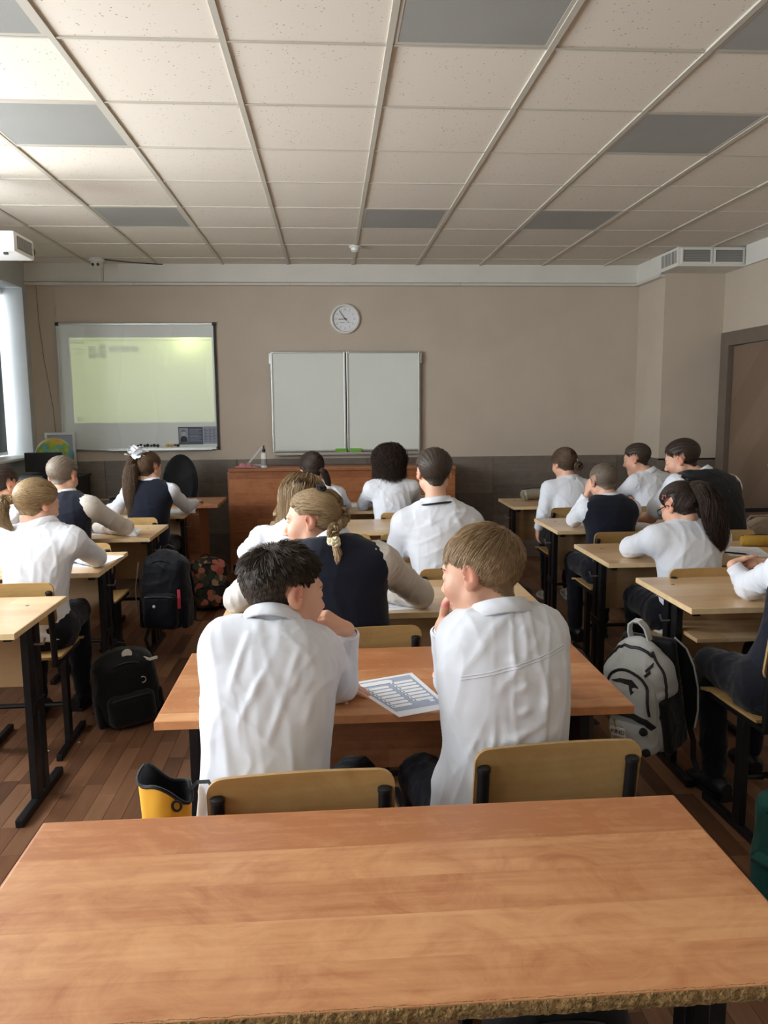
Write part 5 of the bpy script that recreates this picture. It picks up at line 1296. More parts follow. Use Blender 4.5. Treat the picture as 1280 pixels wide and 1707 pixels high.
fold2 = [((.29, 1.66, .93), (.47, 1.615, .955), .006, 0.0041), ((.29, 1.70, .90), (.42, 1.60, .965), .010, 0.0068), ((.29, 1.68, .83), (.44, 1.58, .91), .010, 0.0081), ((.29, 1.65, .78), (.46, 1.57, .87), .010, 0.0081), ((.29, 1.63, .74), (.44, 1.57, .81), .010, 0.0068),
         ((.47, 1.62, .92), (.45, 1.58, .80), .010, 0.0068), ((.345, 1.58, .83), (.335, 1.59, .72), .008, 0.0068), ((.43, 1.58, .76), (.36, 1.60, .64), .010, 0.0068), ((.28, 1.68, .76), (.34, 1.60, .68), .010, 0.0068), ((.48, 1.64, .86), (.42, 1.58, .72), .012, 0.0068), ((.32, 1.62, .72), (.46, 1.58, .76), .009, 0.0054)]
person('sandy-haired boy in a white shirt, hand over his mouth, looking at the worksheet', (.39, 1.70, .53), (.386, 1.745, 1.022), H2, F2, (6, .14, -.005),
       {'L': ((.312, 1.95, .79), (.275, 1.905, .945), V3(.05, -.2, .8), V3(.7, -.2, 0), [.5, .45, .45, .5, .3]), 'R': ((.50, 1.96, .79), (.40, 2.08, .775), V3(-.8, .5, -.05), V3(0, 0, -1), .3)},
       style='short', hair=H_sand, res=.0042, cres=.0055, hs=1.03, g=1.03, bulge=.03, folds=fold2, wr_amp=.003, seed=8, hem=.095, flare=1.16, loose=.028, knee=((.235, 2.0, .5), (.50, 2.05, .5)),
       hair_kw=dict(n=15000, K=8, z0=-.02, zr=.10, l0=.010, l1=.054, keep=.5, nape=-.074, lift0=.04, lift1=.3, clump=.45, per=12, noise=.15, comb=(-.02, .05, 0), down=.05, r=.0007, thick=.009, hl=-.002, grav=.12, frl=.9, sidecut=.6, crown=(.02, -.055, .085), sun_tint=.15), sleeve=1.08,
       extra={'SJ': {'L': (.31, 1.775, .958), 'R': (.478, 1.755, .972)}, 'yoke': [((.275, 1.6, .915), (.515, 1.6, .965)), ((.275, 1.6, .909), (.515, 1.6, .959))], 'bulge': [((.285, 1.70, .62), (.30, 1.70, .50), .055, .08, .06)]})
# girl with the braid
H3, F3 = (-.07, 2.745, 1.098), (82, 8, 10)
tie3 = at_head(H3, F3, 1, (-.0, -.110, .035))
person('girl with a braid and navy vest, face turned left, elbow out on the desk', (.075, 2.63, .53), (.0, 2.70, 1.03), H3, F3, (14, .15, .0),
       {'L': ((-.355, 2.90, .788), (-.2, 3.06, .775), V3(.8, .5, 0), V3(0, 0, -1), .3), 'R': ((.33, 2.885, .79), (.15, 3.02, .776), V3(-.9, .3, 0), V3(0, 0, -1), .3)},
       'vest', M_shirt_shaded, 'braid', H_blond, .0046, .007, 1.0, 1.1, .035, False, wr_amp=.0035, seed=12, sleeve=1.12, extra={'gaze': (0, 1, -.2), 'SJ': {'L': (-.175, 2.71, .97), 'R': (.165, 2.68, .962)}},
       hair_kw=dict(tie=(-.004, -.1, .005), n=3600, noise=.1, thick=.009, hl=.002, r=.0011, braid=[tuple(tie3), tuple(at_head(H3, F3, 1, (.004, -.118, -.01))), (.004, 2.645, 1.085), (.006, 2.61, 1.05)], world=True, turns=2.2, bw=.013,
                    tails=[dict(pts=[(.006, 2.61, 1.05), (.02, 2.59, 1.01), (.016, 2.575, .96), (-.025, 2.57, .915)], world=True, rad=[.008, .015, .014, .004], n=260, tint=.2), dict(pts=[tuple(at_head(H3, F3, 1, (-.03, -.06, .098))), tuple(at_head(H3, F3, 1, (-.01, -.085, .09))), tuple(at_head(H3, F3, 1, (.0, -.11, .06))), tuple(tie3)], world=True, rad=[.006, .013, .013, .01], n=200)]))
# middle column, further rows
person('blond girl with long loose hair in a white blouse, middle column left', (-.12, 3.60, .53), (-.145, 3.67, .965), (-.128, 3.735, 1.07), (-28, 18, 0), (10, .15, 0),
       {'L': ((-.415, 3.84, .79), (-.26, 3.98, .775), V3(.7, .6, 0), V3(0, 0, -1), .3)}, style='long', hair=H_blond, seed=21, hair_kw=dict(n=5000, len=.32, lift=.03, noise=.06, thick=.012, hl=.02, behind=-.05, r=.001, clump=.25, sun_tint=.2), extra={'SJ': {'L': (-.325, 3.69, .885), 'R': (.02, 3.68, .9)}})
person('dark-haired boy seen from behind in a short-sleeved white shirt with black collar band', (.56, 3.60, .53), (.49, 3.635, 1.05), (.487, 3.67, 1.188), (3, 6, 0), (-2, .17, 0),
       {'L': ((.315, 3.72, .785), (.40, 3.92, .765), V3(.3, 1, 0), V3(0, 0, -1), .3), 'R': ((.74, 3.74, .785), (.62, 3.92, .765), V3(-.5, .8, 0), V3(0, 0, -1), .3)}, 'short', style='short', hair=H_dark, res=.0055, cres=.007, g=1.22, hs=1.0, seed=25, wr_amp=.003, bulge=.02, extra={'band': 1, 'SJ': {'L': (.345, 3.63, .955), 'R': (.650, 3.63, .948)}},
       hair_kw=dict(n=2600, l0=.01, l1=.032, lift0=.1, lift1=.3, noise=.1, thick=.014, nape=-.07, hl=.004), folds=[((.40, 3.56, .98), (.44, 3.54, .78), .012, .008), ((.45, 3.53, .97), (.40, 3.54, .80), .012, .007), ((.58, 3.52, .98), (.62, 3.54, .78), .013, .008), ((.66, 3.55, .96), (.6, 3.53, .82), .012, .007)])
person('girl with a dark ponytail before the wooden counter, left of the bob-haired girl', (-.09, 5.50, .53), (-.085, 5.56, .945), (-.135, 5.60, 1.065), (22, 10, 0), (4, .13, 0), None, style='tail', hair=H_black, seed=31,
       hair_kw=dict(tie=(.03, -.09, -.02), n=1400, thick=.012, hl=.016, noise=.05, tail=dict(pts=[(.03, -.1, -.02), (.05, -.12, -.05), (.07, -.12, -.11), (.08, -.11, -.2)], rad=[.012, .024, .022, .006], n=260)), res=.007)
person('girl with a bushy dark bob in a white blouse before the counter', (.44, 5.48, .53), (.43, 5.545, .985), (.42, 5.585, 1.10), (6, 6, 0), (2, .142, 0), {'L': ((.235, 5.68, .79), (.30, 5.86, .775), V3(.3, 1, 0), V3(0, 0, -1), .3)}, style='bob', hair=H_brown if False else H_black, seed=34, res=.007,
       hair_kw=dict(n=5200, len=.185, lift=.4, noise=.3, wavy=.012, thick=.028, hl=.014, nape=-.085, r=.0012, clump=.3, curl=-.3))
# window column
H14, F14 = (-1.315, 3.60, 1.075), (-38, 16, -4)
person('girl with a blond ponytail and white blouse, right elbow on the pale desk', (-1.33, 3.52, .53), (-1.29, 3.575, .985), H14, F14, (-6, .145, 0), {'R': ((-1.13, 3.79, .79), (-1.30, 3.95, .775), V3(-.8, .6, 0), V3(0, 0, -1), .3)}, knee=((-1.46, 3.88, .5), (-1.27, 3.9, .5)), style='tail', hair=H_blond, res=.005, cres=.007, g=1.08, seed=41, hem=.05, wr_amp=.0028,
       hair_kw=dict(tie=(-.045, -.088, .0), n=2600, thick=.011, hl=.02, noise=.06, tail=dict(pts=[(-.045, -.085, .0), (-.07, -.115, -.0), (-.075, -.13, -.05), (-.05, -.12, -.10), (.0, -.1, -.135)], rad=[.012, .03, .034, .028, .008], n=700, tint=.1)))
person('fair short-haired boy in a navy vest on the window side, sleeve along the desk', (-1.50, 4.49, .53), (-1.505, 4.54, 1.015), (-1.52, 4.57, 1.12), (-12, 14, 0), (-10, .14, 0), {'R': ((-1.235, 4.74, .79), (-1.44, 4.86, .776), V3(-.9, .3, 0), V3(0, 0, -1), .3)}, 'vest', M_shirt_shaded, 'short', H_sand if False else H_buzz, seed=44, sleeve=1.1,
       hair_kw=dict(n=2200, l0=.008, l1=.026, lift0=.08, lift1=.2, noise=.08, thick=.01, hl=.004, grav=.2))
H16, F16 = (-1.262, 5.55, 1.085), (-30, 8, 0)
person('girl with a white bow, long brown hair and a navy vest', (-1.27, 5.48, .53), (-1.245, 5.53, .985), H16, F16, (-4, .14, 0), {'L': ((-1.53, 5.69, .79), (-1.62, 5.82, .775), V3(-.2, 1, 0), V3(0, 0, -1), .3), 'R': ((-1.04, 5.70, .79), (-1.0, 5.86, .8), V3(.1, 1, .1), V3(0, 0, -1), .5)}, 'vest', None, 'tail', H_brown, seed=47,
       hair_kw=dict(tie=(-.02, -.085, .06), n=1800, thick=.01, hl=.016, noise=.05, tail=dict(pts=[(-.02, -.085, .06), (-.035, -.12, .03), (-.04, -.13, -.06), (-.035, -.13, -.18), (-.015, -.125, -.34)], rad=[.016, .04, .05, .05, .022], n=900, wave=.06)))
person('dark-haired pupil in white cut off by the left edge', (-1.93, 4.48, .53), (-1.90, 4.54, .98), (-1.86, 4.58, 1.07), (-30, 16, 0), (-4, .14, 0), None, style='short', hair=H_black, seed=51, res=.007, hair_kw=dict(n=1200, thick=.012, l1=.03, lift1=.2, hl=.004))
# door column
H8, F8 = (1.69, 5.585, 1.075), (22, 14, 0)
person('girl with a low brown bun in a white blouse, arm hanging down', (1.715, 5.50, .53), (1.722, 5.56, .965), H8, F8, (2, .15, 0), {'L': ((1.52, 5.50, .72), (1.505, 5.57, .60), V3(0, .3, -1), V3(1, 0, 0), .4)}, style='bun', hair=H_brown, seed=55, shoes='white', wr_amp=.003,
       hair_kw=dict(tie=(.02, -.088, -.03), n=1600, thick=.01, hl=.018, noise=.06, br=.032, boff=(.012, -.03, -.012)), knee=((1.66, 5.9, .5), (1.84, 5.88, .5)))
person('crop-haired boy in a navy vest, hand at his ear, door side', (1.655, 4.50, .53), (1.645, 4.55, .945), (1.628, 4.585, 1.04), (14, 16, 0), (0, .135, 0), {'L': ((1.50, 4.72, .79), (1.548, 4.63, .955), V3(.1, .1, 1), V3(.7, 0, .2), .5)}, 'vest', None, 'buzz', H_buzz, seed=58,
       hair_kw=dict(n=2600, l0=.004, l1=.006, lift0=.5, lift1=.6, noise=.2, thick=.003, hl=.006, r=.0008, K=3))
person('slim dark-haired boy in a white shirt facing left by the pillar', (2.40, 5.52, .53), (2.31, 5.575, 1.0), (2.235, 5.60, 1.10), (50, 14, 0), (16, .135, 0), {'L': ((2.13, 5.72, .79), (2.05, 5.86, .775), V3(-.2, 1, 0), V3(0, 0, -1), .3)}, style='short', hair=H_dark, seed=61, res=.0068, hair_kw=dict(n=1600, thick=.012, l1=.03, lift1=.2, hl=.004, noise=.1))
person('big dark-haired boy in a black vest over a short-sleeved white shirt', (2.30, 4.50, .53), (2.21, 4.56, 1.075), (2.115, 4.60, 1.165), (52, 20, 0), (14, .18, .01), {'L': ((1.98, 4.70, .80), (1.875, 4.86, .775), V3(-.4, .9, 0), V3(0, 0, -1), .4)}, 'short', None, 'short', H_black, seed=64, g=1.5, hs=1.06, bulge=.05,
       hair_kw=dict(n=1800, thick=.014, l1=.034, lift1=.25, hl=.004, noise=.1), extra={'vest': M_blackknit})
H12, F12 = (1.645, 3.58, 1.02), (24, 26, 0)
person('girl with a high dark ponytail, glasses and a white blouse', (1.665, 3.50, .53), (1.655, 3.56, .935), H12, F12, (4, .15, 0), {'L': ((1.485, 3.75, .79), (1.60, 3.92, .775), V3(.6, .8, 0), V3(0, 0, -1), .5), 'R': ((1.885, 3.74, .79), (1.78, 3.92, .775), V3(-.5, .8, 0), V3(0, 0, -1), .6)}, style='tail', hair=H_brown if False else H_black, res=.005, cres=.007, g=1.12, seed=67, hem=.2, wr_amp=.0026, bulge=.045, sleeve=1.1, flare=1.15,
       hair_kw=dict(tie=(.012, -.075, .075), n=2400, thick=.009, hl=.02, noise=.05, tail=dict(pts=[tuple(at_head(H12, F12, 1, (.012, -.075, .075))), (1.70, 3.475, 1.115), (1.725, 3.43, 1.06), (1.745, 3.425, .97), (1.77, 3.43, .885), (1.79, 3.44, .82)], world=True, rad=[.012, .036, .05, .052, .046, .012], n=1000, wave=.16, tint=.08)))
person('pupil in a navy vest with clasped hands cut off by the right edge', (1.60, 2.53, .53), (1.725, 2.59, .955), (1.73, 2.69, 1.045), (-14, 10, 0), (0, .15, 0),
       {'L': ((1.615, 2.88, .79), (1.572, 2.93, .868), V3(.75, .5, .12), V3(.5, -.35, -.5), [.9, .9, .95, 1.0, .3]), 'R': ((1.92, 2.82, .79), (1.715, 2.945, .865), V3(-.9, .15, .08), V3(-.2, .4, -.6), [.9, .9, .9, .9, .3])}, 'vest', None, 'short', H_dark, res=.0045, cres=.0075, seed=71, g=1.22, hair_kw=dict(n=2000, thick=.014, l1=.04, lift1=.2, hl=.012, noise=.1),
       knee=((1.46, 2.84, .5), (1.70, 2.93, .5)), extra={'SJ': {'L': (1.60, 2.62, .915), 'R': (1.86, 2.62, .915)}})
# things they wear in the hair, on the nose, round the neck
pp = {o['label']: o for o in list(COL.objects) if o.name.startswith('person')}
def on(part, mat, key, fn, smooth=True):
    r = [o for l, o in pp.items() if key in l][0]; m = MB(); fn(m, Vector(r.location)); return m.build(part, mat, r, smooth)
def bow(m, org):
    c = Vector(at_head(H16, F16, 1, (-.02, -.10, .09)))-org; r2 = random.Random(5)
    for k in range(16):
        a = k*2.399; el = (k/16-.3)*1.6; d = Vector((math.cos(a)*math.cos(el), math.sin(a)*math.cos(el)*.8, math.sin(el))); s = d.cross(Vector((0, 0, 1))).normalized(); u = s.cross(d)
        l = .068+.018*r2.random(); n = 6; vs = []
        for i in range(n):
            t = i/(n-1); w = .032*math.sin(PI*min(1, t*.85+.12)); p = c+d*(l*t)+u*(.012*math.sin(t*3+k))
            vs += [p-s*w+u*.006*math.sin(k+t*5), p+u*.008*math.cos(t*6+k), p+s*w-u*.006*math.cos(k+t*4)]
        m._add(vs, [(i*3+j, i*3+j+1, i*3+j+4, i*3+j+3) for i in range(n-1) for j in (0, 1)])
on('hair_bow', M_paper, 'white bow', bow)
M_scr = plain('scrunchie_cream', rgb(226, 218, 184), .8, nscale=200, namt=.1); M_scrb = plain('scrunchie_black', rgb(22, 20, 22), .8)
def scr(c, R_, r, org, m, ax=(0, 0, 1)):
    ax = Vector(ax).normalized(); e1 = ax.orthogonal().normalized(); e2 = ax.cross(e1); c = Vector(c)-org
    m.tube([c+(e1*math.cos(a)+e2*math.sin(a))*R_+ax*.004*math.sin(a*5) for a in [2*PI*k/30 for k in range(31)]], [r*(1+.3*math.sin(k*2.6)) for k in range(31)], 8)
on('scrunchie', M_scr, 'braid', lambda m, g: [scr((.006, 2.608, 1.05), .012, .010, g, m, (0, .4, 1)), scr((.007, 2.604, 1.042), .013, .009, g, m, (.3, .4, 1))])
on('hair_tie', M_scrb, 'braid', lambda m, g: scr(at_head(H3, F3, 1, (-.03, -.055, .108)), .009, .009, g, m, (.3, .3, 1)))
on('earring', M_alu, 'braid', lambda m, g: m.lathe([(.0001, -.003), (.003, 0), (.0001, .003)], c=Vector(at_head(H3, F3, 1, (-.079, -.008, -.036)))-g, n=8))
on('hair_tie', M_scr, 'blond ponytail', lambda m, g: scr(at_head(H14, F14, 1, (-.058, -.1, .0)), .014, .007, g, m, at_head((0, 0, 0), F14, 1, (-.4, -1, 0))))
on('hair_tie', M_scrb, 'high dark ponytail', lambda m, g: scr(at_head(H12, F12, 1, (.016, -.086, .08)), .018, .008, g, m, at_head((0, 0, 0), F12, 1, (.2, -1, .3))))
def glasses(m, g):
    T = lambda x, y, z: Vector(at_head(H12, F12, 1, (x, y, z)))-g
    for q in (-1, 1):
        m.tube([T(q*.031+.022*math.cos(a), .096-abs(.022*math.cos(a)*q*.2), .0+.017*math.sin(a)) for a in [2*PI*k/20 for k in range(21)]], .0018, 6)
        m.tube([T(q*.054, .09, .005), T(q*.072, .05, .006), T(q*.08, .0, .006), T(q*.08, -.012, -.004)], .0022, 6)
    m.tube([T(-.009, .1, .004), T(0, .104, .006), T(.009, .1, .004)], .0018, 6)
on('glasses', M_blackpl, 'glasses', glasses)
M_pinkpl = plain('hair_clip_pink', rgb(196, 120, 110), .5)
def clip(m, g):
    R_ = lambda p: Vector(at_head(H12, F12, 1, p))-g
    pts = []
    for k in range(11): a = k*PI/5; r = .016 if k % 2 == 0 else .008; pts.append(R_((-.0765-.003, -.0+r*math.cos(a), .045+r*math.sin(a))))
    m.tube(pts, .0022, 6)
on('hair_clip', M_pinkpl, 'high dark ponytail', clip)
on('hair_clip', M_scr, 'low brown bun', lambda m, g: m.tube([Vector(at_head(H8, F8, 1, p))-g for p in ((.03, -.1, .015), (.042, -.098, .005), (.05, -.088, -.005))], .007, 8))
# ------------------------------------------------------------------ school bags
def bag_mesh(prims, lo, hi, res, name, mat, parent, org, seed=0, amp=.004, sm=2):
    S = Sdf()
    for p in prims: p(S)
    v, f = S.mesh(lo, hi, res); v = smooth_verts(v, f, sm, .4); n = normals(v, f); v = wrinkle(v, n, seed, amp, .12)
    return link_mesh(name, v, f, mat, parent, org)
I3 = np.eye(3); Z0 = V3(0, 0, 0)
def backpack(loc, rz, tilt, label, mat, size=(.15, .085, .22), seed=1, lean=0, straps=True, strapmat=None):
    """upright school backpack: x width, y depth (front pocket at -y), z height"""
    w, d, h = size; t = empty('backpack', loc, label, 'backpack', 'school backpacks', rz); t.rotation_euler[0] = math.radians(tilt); t.rotation_euler[1] = math.radians(lean)
    bag_mesh([lambda S: S.box((0, 0, h*.93), I3, (w*.96, d*.85, h*.9), .06), lambda S: S.el((0, 0, h*.75), I3, (w*1.0, d*.95, h*.72), .06), lambda S: S.el((0, 0, h*1.4), I3, (w*.85, d*.8, h*.6), .05)], (-w-.05, -d-.05, -.03), (w+.05, d+.05, h*2.2), .009, 'body', mat, t, Z0, seed)
    bag_mesh([lambda S: S.box((0, -d*.88, h*.5), I3, (w*.76, d*.42, h*.46), d*.38)], (-w, -d*1.8, -.02), (w, -d*.2, h*1.4), .009, 'front_pocket', mat, t, Z0, seed+1, .003)
    MB().tube([(-w*.6, -d*1.27, h*.86), (-w*.3, -d*1.3, h*.88), (w*.3, -d*1.3, h*.88), (w*.6, -d*1.27, h*.86)], .0035, 6).build('zip', strapmat or M_blackpl, t, True)
    for q in (-1, 1): bag_mesh([lambda S: S.box((q*w*.93, 0, h*.42), I3, (w*.16, d*.66, h*.4), w*.13)], (q*w*.93-w*.4, -d, -.02), (q*w*.93+w*.4, d, h), .01, 'side_pocket', mat, t, Z0, seed+2, .002)
    m = strapmat or M_blackpl
    MB().tube([(w*.8*math.sin(a), -d*.5-.04*abs(math.cos(a)), h*1.25+h*.6*math.cos(a)-.02) for a in [-1.9+3.8*k/16 for k in range(17)]], .004, 6).build('zip', m, t, True)
    MB().ribbon([(-.035, d*.5, h*1.88), (-.03, d*.45, h*2.02), (0, d*.4, h*2.1), (.03, d*.45, h*2.02), (.035, d*.5, h*1.88)], .022, .005, (0, 1, 0)).build('handle', m, t)
    if straps:
        for q in (-1, 1):
            MB().ribbon([(q*.05, d*.8, h*1.75), (q*.065, d*1.25, h*1.55), (q*.085, d*1.5, h*1.05), (q*.1, d*1.35, h*.5), (q*.115, d*.95, h*.14)], .055, .012, (1, 0, 0)).build('shoulder_strap', m, t)
            MB().ribbon([(q*.115, d*.95, h*.14), (q*.14, d*1.3, h*.06), (q*.15, d*1.5, .012), (q*.12, d*1.9, .006)], .022, .003, (1, 0, 0)).build('strap_end', m, t)
    return t
t = backpack((-.985, 3.72, .004), 24, 0, 'black backpack standing on the floor nearest in the left aisle', M_bagblack, (.145, .11, .18), 5, lean=-6)
q = MB().lathe([(.0001, .001), (.022, .001), (.024, 0)], n=20, M=Matrix.Rotation(PI/2, 4, 'X'), c=(.02, -.066, .345)).build('button_badge', M_smoke, t); 
MB().tube([(.06+.014*math.cos(a), -.158, .235+.014*math.sin(a)) for a in [-2+4*k/10 for k in range(11)]], .0025, 6).build('ring', M_alu, t, True)
MB().ribbon([(.09, -.07, .31), (.115, -.09, .30), (.15, -.1, .305)], .014, .003, (0, 0, 1)).build('zip_tag', M_smoke, t)
M_red = plain('red_tag', rgb(176, 44, 64), .5)
t = backpack((-.985, 4.62, .20), -8, -4, 'large black backpack hanging on the side of the desk in the left aisle', M_bagnavy, (.135, .11, .235), 9)
MB().ribbon([(.115, -.125, .25), (.12, -.135, .2), (.118, -.13, .14)], .018, .004, (1, 0, 0)).build('zip_tag', M_red, t); MB().lathe([(.0001, .002), (.009, .0)], n=10, M=Matrix.Rotation(PI/2, 4, 'X'), c=(-.01, -.186, .16)).build('badge', M_smoke, t)
MB().tube([(-.135, -.085, .4), (-.15, -.1, .25), (-.145, -.1, .12)], .0035, 6).build('piping', M_alu, t, True)
MB().ribbon([(-.02, .0, .46), (-.055, .03, .465), (-.085, .04, .43)], .018, .004, (0, 1, 0)).build('hanging_loop', M_bagnavy, t)
MB().ribbon([(-.08, -.06, .03), (-.1, -.09, -.05), (-.08, -.09, -.12), (-.06, -.07, -.18)], .02, .003, (1, 0, 0)).build('strap_end', M_blackpl, t)
def floral():
    m, nt, b = nt_mat('floral_cloth'); c = coords(nt, rand=False); v = N(nt, 'ShaderNodeTexVoronoi'); v.inputs['Scale'].default_value = 19; L(nt, c, 0, v, 'Vector')
    s = N(nt, 'ShaderNodeSeparateColor'); L(nt, v, 'Color', s, 0)
    r = ramp(nt, [(0, rgb(52, 62, 46)), (.3, rgb(178, 92, 76)), (.5, rgb(176, 142, 120)), (.7, rgb(196, 116, 96)), (.85, rgb(92, 84, 62))]); r.color_ramp.interpolation = 'CONSTANT'; L(nt, s, 0, r, 0)
    lt = math_n(nt, 'LESS_THAN', v, .6); mx = N(nt, 'ShaderNodeMix'); mx.data_type = 'RGBA'; L(nt, lt, 0, mx, 0); mx.inputs[6].default_value = rgb(30, 28, 28); L(nt, r, 0, mx, 7); nt.links.new(mx.outputs[2], b.inputs['Base Color']); b.inputs['Roughness'].default_value = .7; return m
t = backpack((-.93, 5.86, .004), 20, -6, 'floral backpack with coral flowers on the floor beside the teacher desk', floral(), (.15, .12, .19), 13, strapmat=M_bagblack)
t = backpack((1.01, 3.34, .004), -30, 8, 'dark maroon backpack on the floor by the second desk of the door column', M_bagbrown, (.14, .1, .23), 17)
MB().tube([(-.07, -.15, .24), (-.07, -.165, .14), (.07, -.165, .14), (.07, -.15, .24), (0, -.155, .3), (-.07, -.15, .24)], .005, 6).build('pocket_trim', M_red, t, True)
t = backpack((1.02, 4.42, .02), -20, 5, 'black backpack hanging low beside the crop-haired boy desk', M_bagblack, (.15, .11, .24), 19)
t = backpack((1.395, 2.06, .004), -70, 6, 'teal backpack on the floor at the right edge', M_teal, (.15, .1, .19), 23)
t = backpack((.42, 1.36, .16), 0, 0, 'black bag hanging under the nearest desk', M_bagblack, (.14, .06, .12), 25, straps=False)

# the grey backpack hanging from the desk hook: details are laid onto the cloth by casting onto its surface
from mathutils.bvhtree import BVHTree
def bvh(objs):
    vs, fs = [], []
    for o in objs:
        k = len(vs); vs += [v.co.copy() for v in o.data.vertices]; fs += [[k+i for i in p.vertices] for p in o.data.polygons]
    return BVHTree.FromPolygons(vs, fs)
def drape(T, pts, d=(0, 1, 0), off=.003):
    """pts: points in front of the cloth; d: casting direction"""
    out = []; d = Vector(d).normalized()
    for p in pts:
        p = Vector(p); h = T.ray_cast(p-d*.5, d)
        out.append((h[0]+h[1]*off) if h[0] is not None else (out[-1] if out else p))
    return out
def dense(pts, n=6):
    r = []
    for a, b in zip(pts[:-1], pts[1:]): r += [tuple(a[i]+(b[i]-a[i])*k/n for i in range(3)) for k in range(n)]
    return r+[pts[-1]]
t = empty('backpack', (1.195, 2.79, .215), 'light grey backpack with black zips hanging from the desk by the right aisle', 'backpack', 'school backpacks', -52); t.rotation_euler[1] = math.radians(-4); t.rotation_euler[0] = math.radians(9); t.scale = (.95, .95, .90)
bd = bag_mesh([lambda S: S.box((0, .0, .19), I3, (.13, .08, .19), .05), lambda S: S.el((0, .01, .30), I3, (.122, .078, .17), .05)], (-.2, -.15, -.03), (.2, .15, .54), .007, 'body', M_baggrey, t, Z0, 31, .005)
fp = bag_mesh([lambda S: S.el((0, -.065, .26), I3, (.102, .055, .125), .02), lambda S: S.box((0, -.07, .2), I3, (.1, .05, .1), .045, .03)], (-.16, -.17, .04), (.16, .02, .45), .007, 'front_pocket', M_baggrey, t, Z0, 32, .004)
lp = bag_mesh([lambda S: S.box((0, -.085, .08), I3, (.1, .045, .078), .04)], (-.14, -.17, -.02), (.14, .0, .2), .006, 'lower_pocket', M_baggrey, t, Z0, 33, .004)
bag_mesh([lambda S: S.box((.124, .0, .125), I3, (.02, .074, .12), .018)], (.08, -.12, -.02), (.18, .12, .3), .007, 'side_pocket', M_bagblack, t, Z0, 34, .003)
bag_mesh([lambda S: S.box((.01, .078, .23), I3, (.118, .022, .225), .02)], (-.16, .02, -.02), (.18, .14, .5), .008, 'back_padding', M_bagblack, t, Z0, 35, .002)
TB, TF = bvh([bd]), bvh([bd, fp, lp])
zp = lambda pts, r=.0065, n='zip': MB().tube(pts, r, 6, flat=.7).build(n, M_blackpl, t, True)
arc = lambda w, y, zb, zt, n=16: [(-w, y, zb)]+[(-w*math.cos(PI*k/n), y, zb+(zt-zb)*(.5+.5*math.sin(PI*k/n))) for k in range(n+1)]+[(w, y, zb)]
zp(drape(TF, dense(arc(.088, 0, .19, .365), 3)))
zp(drape(TB, dense([(.5, -.045, .21), (.5, -.04, .3), (.5, -.03, .38), (.5, -.01, .425)], 5), (-1, 0, 0))+drape(TB, dense([(.09, -.02, 1), (.0, -.03, 1), (-.09, -.02, 1)], 6), (0, 0, -1))+drape(TB, dense([(-.5, -.03, .38), (-.5, -.045, .2)], 5), (1, 0, 0)))
MB().tube(drape(TF, dense([(-.09, 0, .175), (-.03, 0, .19), (.03, 0, .185), (.075, 0, .165), (.095, 0, .13)], 5)), .013, 8).build('pocket_trim', M_bagblack, t, True)
hp_ = [(-.03+.0*k, -.0, .455) for k in range(1)]
MB().ribbon([(-.035, .03, .45), (-.036, .025, .49), (-.026, .02, .525), (-.005, .018, .542), (.018, .02, .54), (.038, .025, .51), (.045, .03, .455)], .03, .007, (0, 1, 0)).build('handle', M_baggrey, t, True)
MB().ribbon([(.09, .095, .44), (.115, .115, .4), (.13, .13, .32), (.135, .135, .22), (.13, .125, .12), (.12, .105, .05)], .055, .014, (1, .2, 0)).build('shoulder_strap', M_bagblack, t, True)
MB().tube([(.118, .09, .455), (.145, .12, .40), (.16, .135, .32), (.165, .14, .22), (.16, .13, .12), (.15, .11, .05)], .004, 6).build('strap_piping', M_baggrey, t, True)
MB().ribbon([(.13, .105, .06), (.135, .115, -.02), (.13, .11, -.1), (.15, .10, -.155)], .022, .003, (1, .3, 0)).build('strap_end', M_blackpl, t)
def mark(up, lo, n=8):
    u = drape(TF, dense(up, n), off=.002); l = drape(TF, dense(lo, n), off=.002); u2 = drape(TF, dense(up, n), off=-.004); l2 = drape(TF, dense(lo, n), off=-.004); m = len(u); vs = u+l+u2+l2
    return MB()._add(vs, [(i, i+1, m+i+1, m+i) for i in range(m-1)]+[(i, 2*m+i, 2*m+i+1, i+1) for i in range(m-1)]+[(m+i, m+i+1, 3*m+i+1, 3*m+i) for i in range(m-1)]).build('printed_mark', M_blackpl, t)
mark([(-.06, 0, .318), (-.02, 0, .334), (.03, 0, .334), (.058, 0, .305)], [(-.06, 0, .316), (-.015, 0, .318), (.02, 0, .312), (.03, 0, .275)])
mark([(-.055, 0, .282), (.03, 0, .244)], [(-.057, 0, .27), (.028, 0, .232)]); mark([(.072, 0, .37), (.09, 0, .392)], [(.078, 0, .362), (.096, 0, .38)]); mark([(.07, 0, .35), (.088, 0, .37)], [(.076, 0, .343), (.094, 0, .358)])
for z in (.125, .035):
    p = drape(TF, [(.07, 0, z)])[0]; MB().lathe([(.0001, .012), (.014, .01), (.017, 0), (.017, -.004)], n=16, M=Matrix.Rotation(PI/2, 4, 'X'), c=p).build('snap_button', M_blackpl, t, True)
MB().tube(drape(TF, [(-.0, 0, .235), (.012, 0, .2), (-.006, 0, .195), (-.0, 0, .235)], off=.006), .0035, 6).build('zip_puller', M_blackpl, t, True)
MB().tube(drape(TF, [(-.06, 0, .15), (-.05, 0, .12), (-.045, 0, .09)], off=.005), .003, 6).build('tag_cord', M_yel, t, True)
p = drape(TF, [(-.04, 0, .1)], off=.004)[0]
g = MB().box((p.x-.032, p.y-.003, p.z-.02), (p.x+.032, p.y+.001, p.z+.02), .0015).build('name_tag', M_smoke, t); text('tag_text', 'KIND', .025, (p.x, p.y-.0035, p.z), (PI/2, 0, 0), M_blackpl, g)

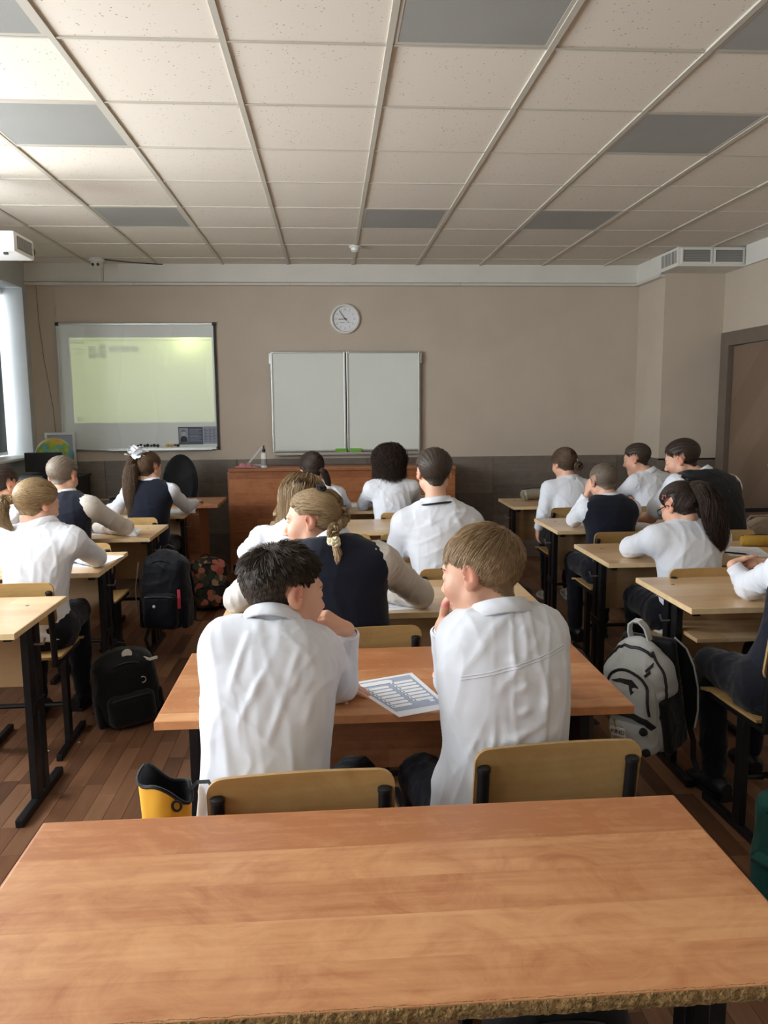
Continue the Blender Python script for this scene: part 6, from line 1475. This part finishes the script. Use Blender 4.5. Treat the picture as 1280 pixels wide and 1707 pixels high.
# orange drawstring bag hanging at the dark-haired boy's chair
t = empty('shoe_bag', (-.36, 1.60, .36), 'orange-yellow open bag with black lining beside the dark-haired boy', 'bag')
n = 28; rows = [(.035, .03, 0), (.044, .038, .02), (.047, .042, .15), (.05, .044, .28), (.054, .046, .35)]; vs = []
for rx, ry, z in rows:
    for k in range(n):
        a = 2*PI*k/n; wv = 1+.05*math.sin(5*a+z*9); x = rx*wv*math.cos(a); vs.append((x, ry*wv*math.sin(a), z+(-.028*(x/.06)+.012*math.sin(3*a))*(z > .3)))
q = MB()._add(vs, [(i*n+k, i*n+(k+1) % n, (i+1)*n+(k+1) % n, (i+1)*n+k) for i in range(4) for k in range(n)]+[tuple(range(n))[::-1]]); q.build('bag_body', M_orange, t, True)
vi = [(x*.95, y*.95, z-.003) for x, y, z in vs[n*2:]]; q = MB()._add(vi, [(i*n+k, (i+1)*n+k, (i+1)*n+(k+1) % n, i*n+(k+1) % n) for i in range(2) for k in range(n)]+[tuple(range(n))]); q.build('lining', M_bagblack, t, True)
MB().tube([vs[n*4+k % n] for k in range(n+1)], .004, 6).build('rim', M_bagblack, t, True)
MB().tube([(.03+.009*math.cos(a), -.042, .32+.011*math.sin(a)) for a in [2*PI*k/14 for k in range(15)]], .003, 6).build('eyelet', M_blackpl, t, True)
MB().ribbon([(.045, .0, .33), (.07, -.02, .36), (.1, -.06, .38), (.115, -.085, .372)], .008, .003, (0, 0, 1)).build('strap', M_bagblack, t)
# loose sneaker at the right edge, beige bag behind the big boy
t = empty('sneaker', (1.565, 2.44, .12), 'grey ribbed sneaker hooked under the chair at the right edge', 'shoe', rz=20); t.rotation_euler[0] = math.radians(62)
o = bpy.data.objects.new('upper', SHOE.copy()); COL.objects.link(o); o.parent = t; o.data.materials[0] = M_sneak
o = bpy.data.objects.new('sole', SOLE); COL.objects.link(o); o.parent = t
M_beige = cloth('beige_canvas', rgb(150, 134, 116), .5, 14)
t = empty('tote_bag', (2.95, 5.3, .45), 'slumped beige bag on the bench by the door behind the big boy', 'bag')
bag_mesh([lambda S: S.el((0, 0, .1), I3, (.2, .12, .11), .03), lambda S: S.el((.1, 0, .16), I3, (.12, .1, .1), .04)], (-.3, -.2, -.04), (.3, .2, .32), .012, 'bag_body', M_beige, t, Z0, 61, .012)
MB().tube([(-.1, -.06, .17), (-.05, -.1, .27), (.08, -.1, .27), (.12, -.06, .22)], .008, 6).build('bag_handle', M_beige, t, True)
t = empty('bench', (2.98, 5.32, 0), 'low dark bench by the right wall carrying the beige bag', 'bench')
MB().box((-.32, -.2, .41), (.42, .2, .45), .004).build('seat', M_panel_be, t)
for sx in (-.28, .38):
    for y in (-.17, .17): MB().box((sx-.015, y-.015, 0), (sx+.015, y+.015, .41), .002).build('leg', M_black, t)
MB().box((-.32, .205, .7), (.42, .225, .73), .003).build('back_rail', M_black, t)
for sx in (-.28, .38): MB().box((sx-.012, .2, .4), (sx+.012, .23, .71), .002).build('back_post', M_black, t)
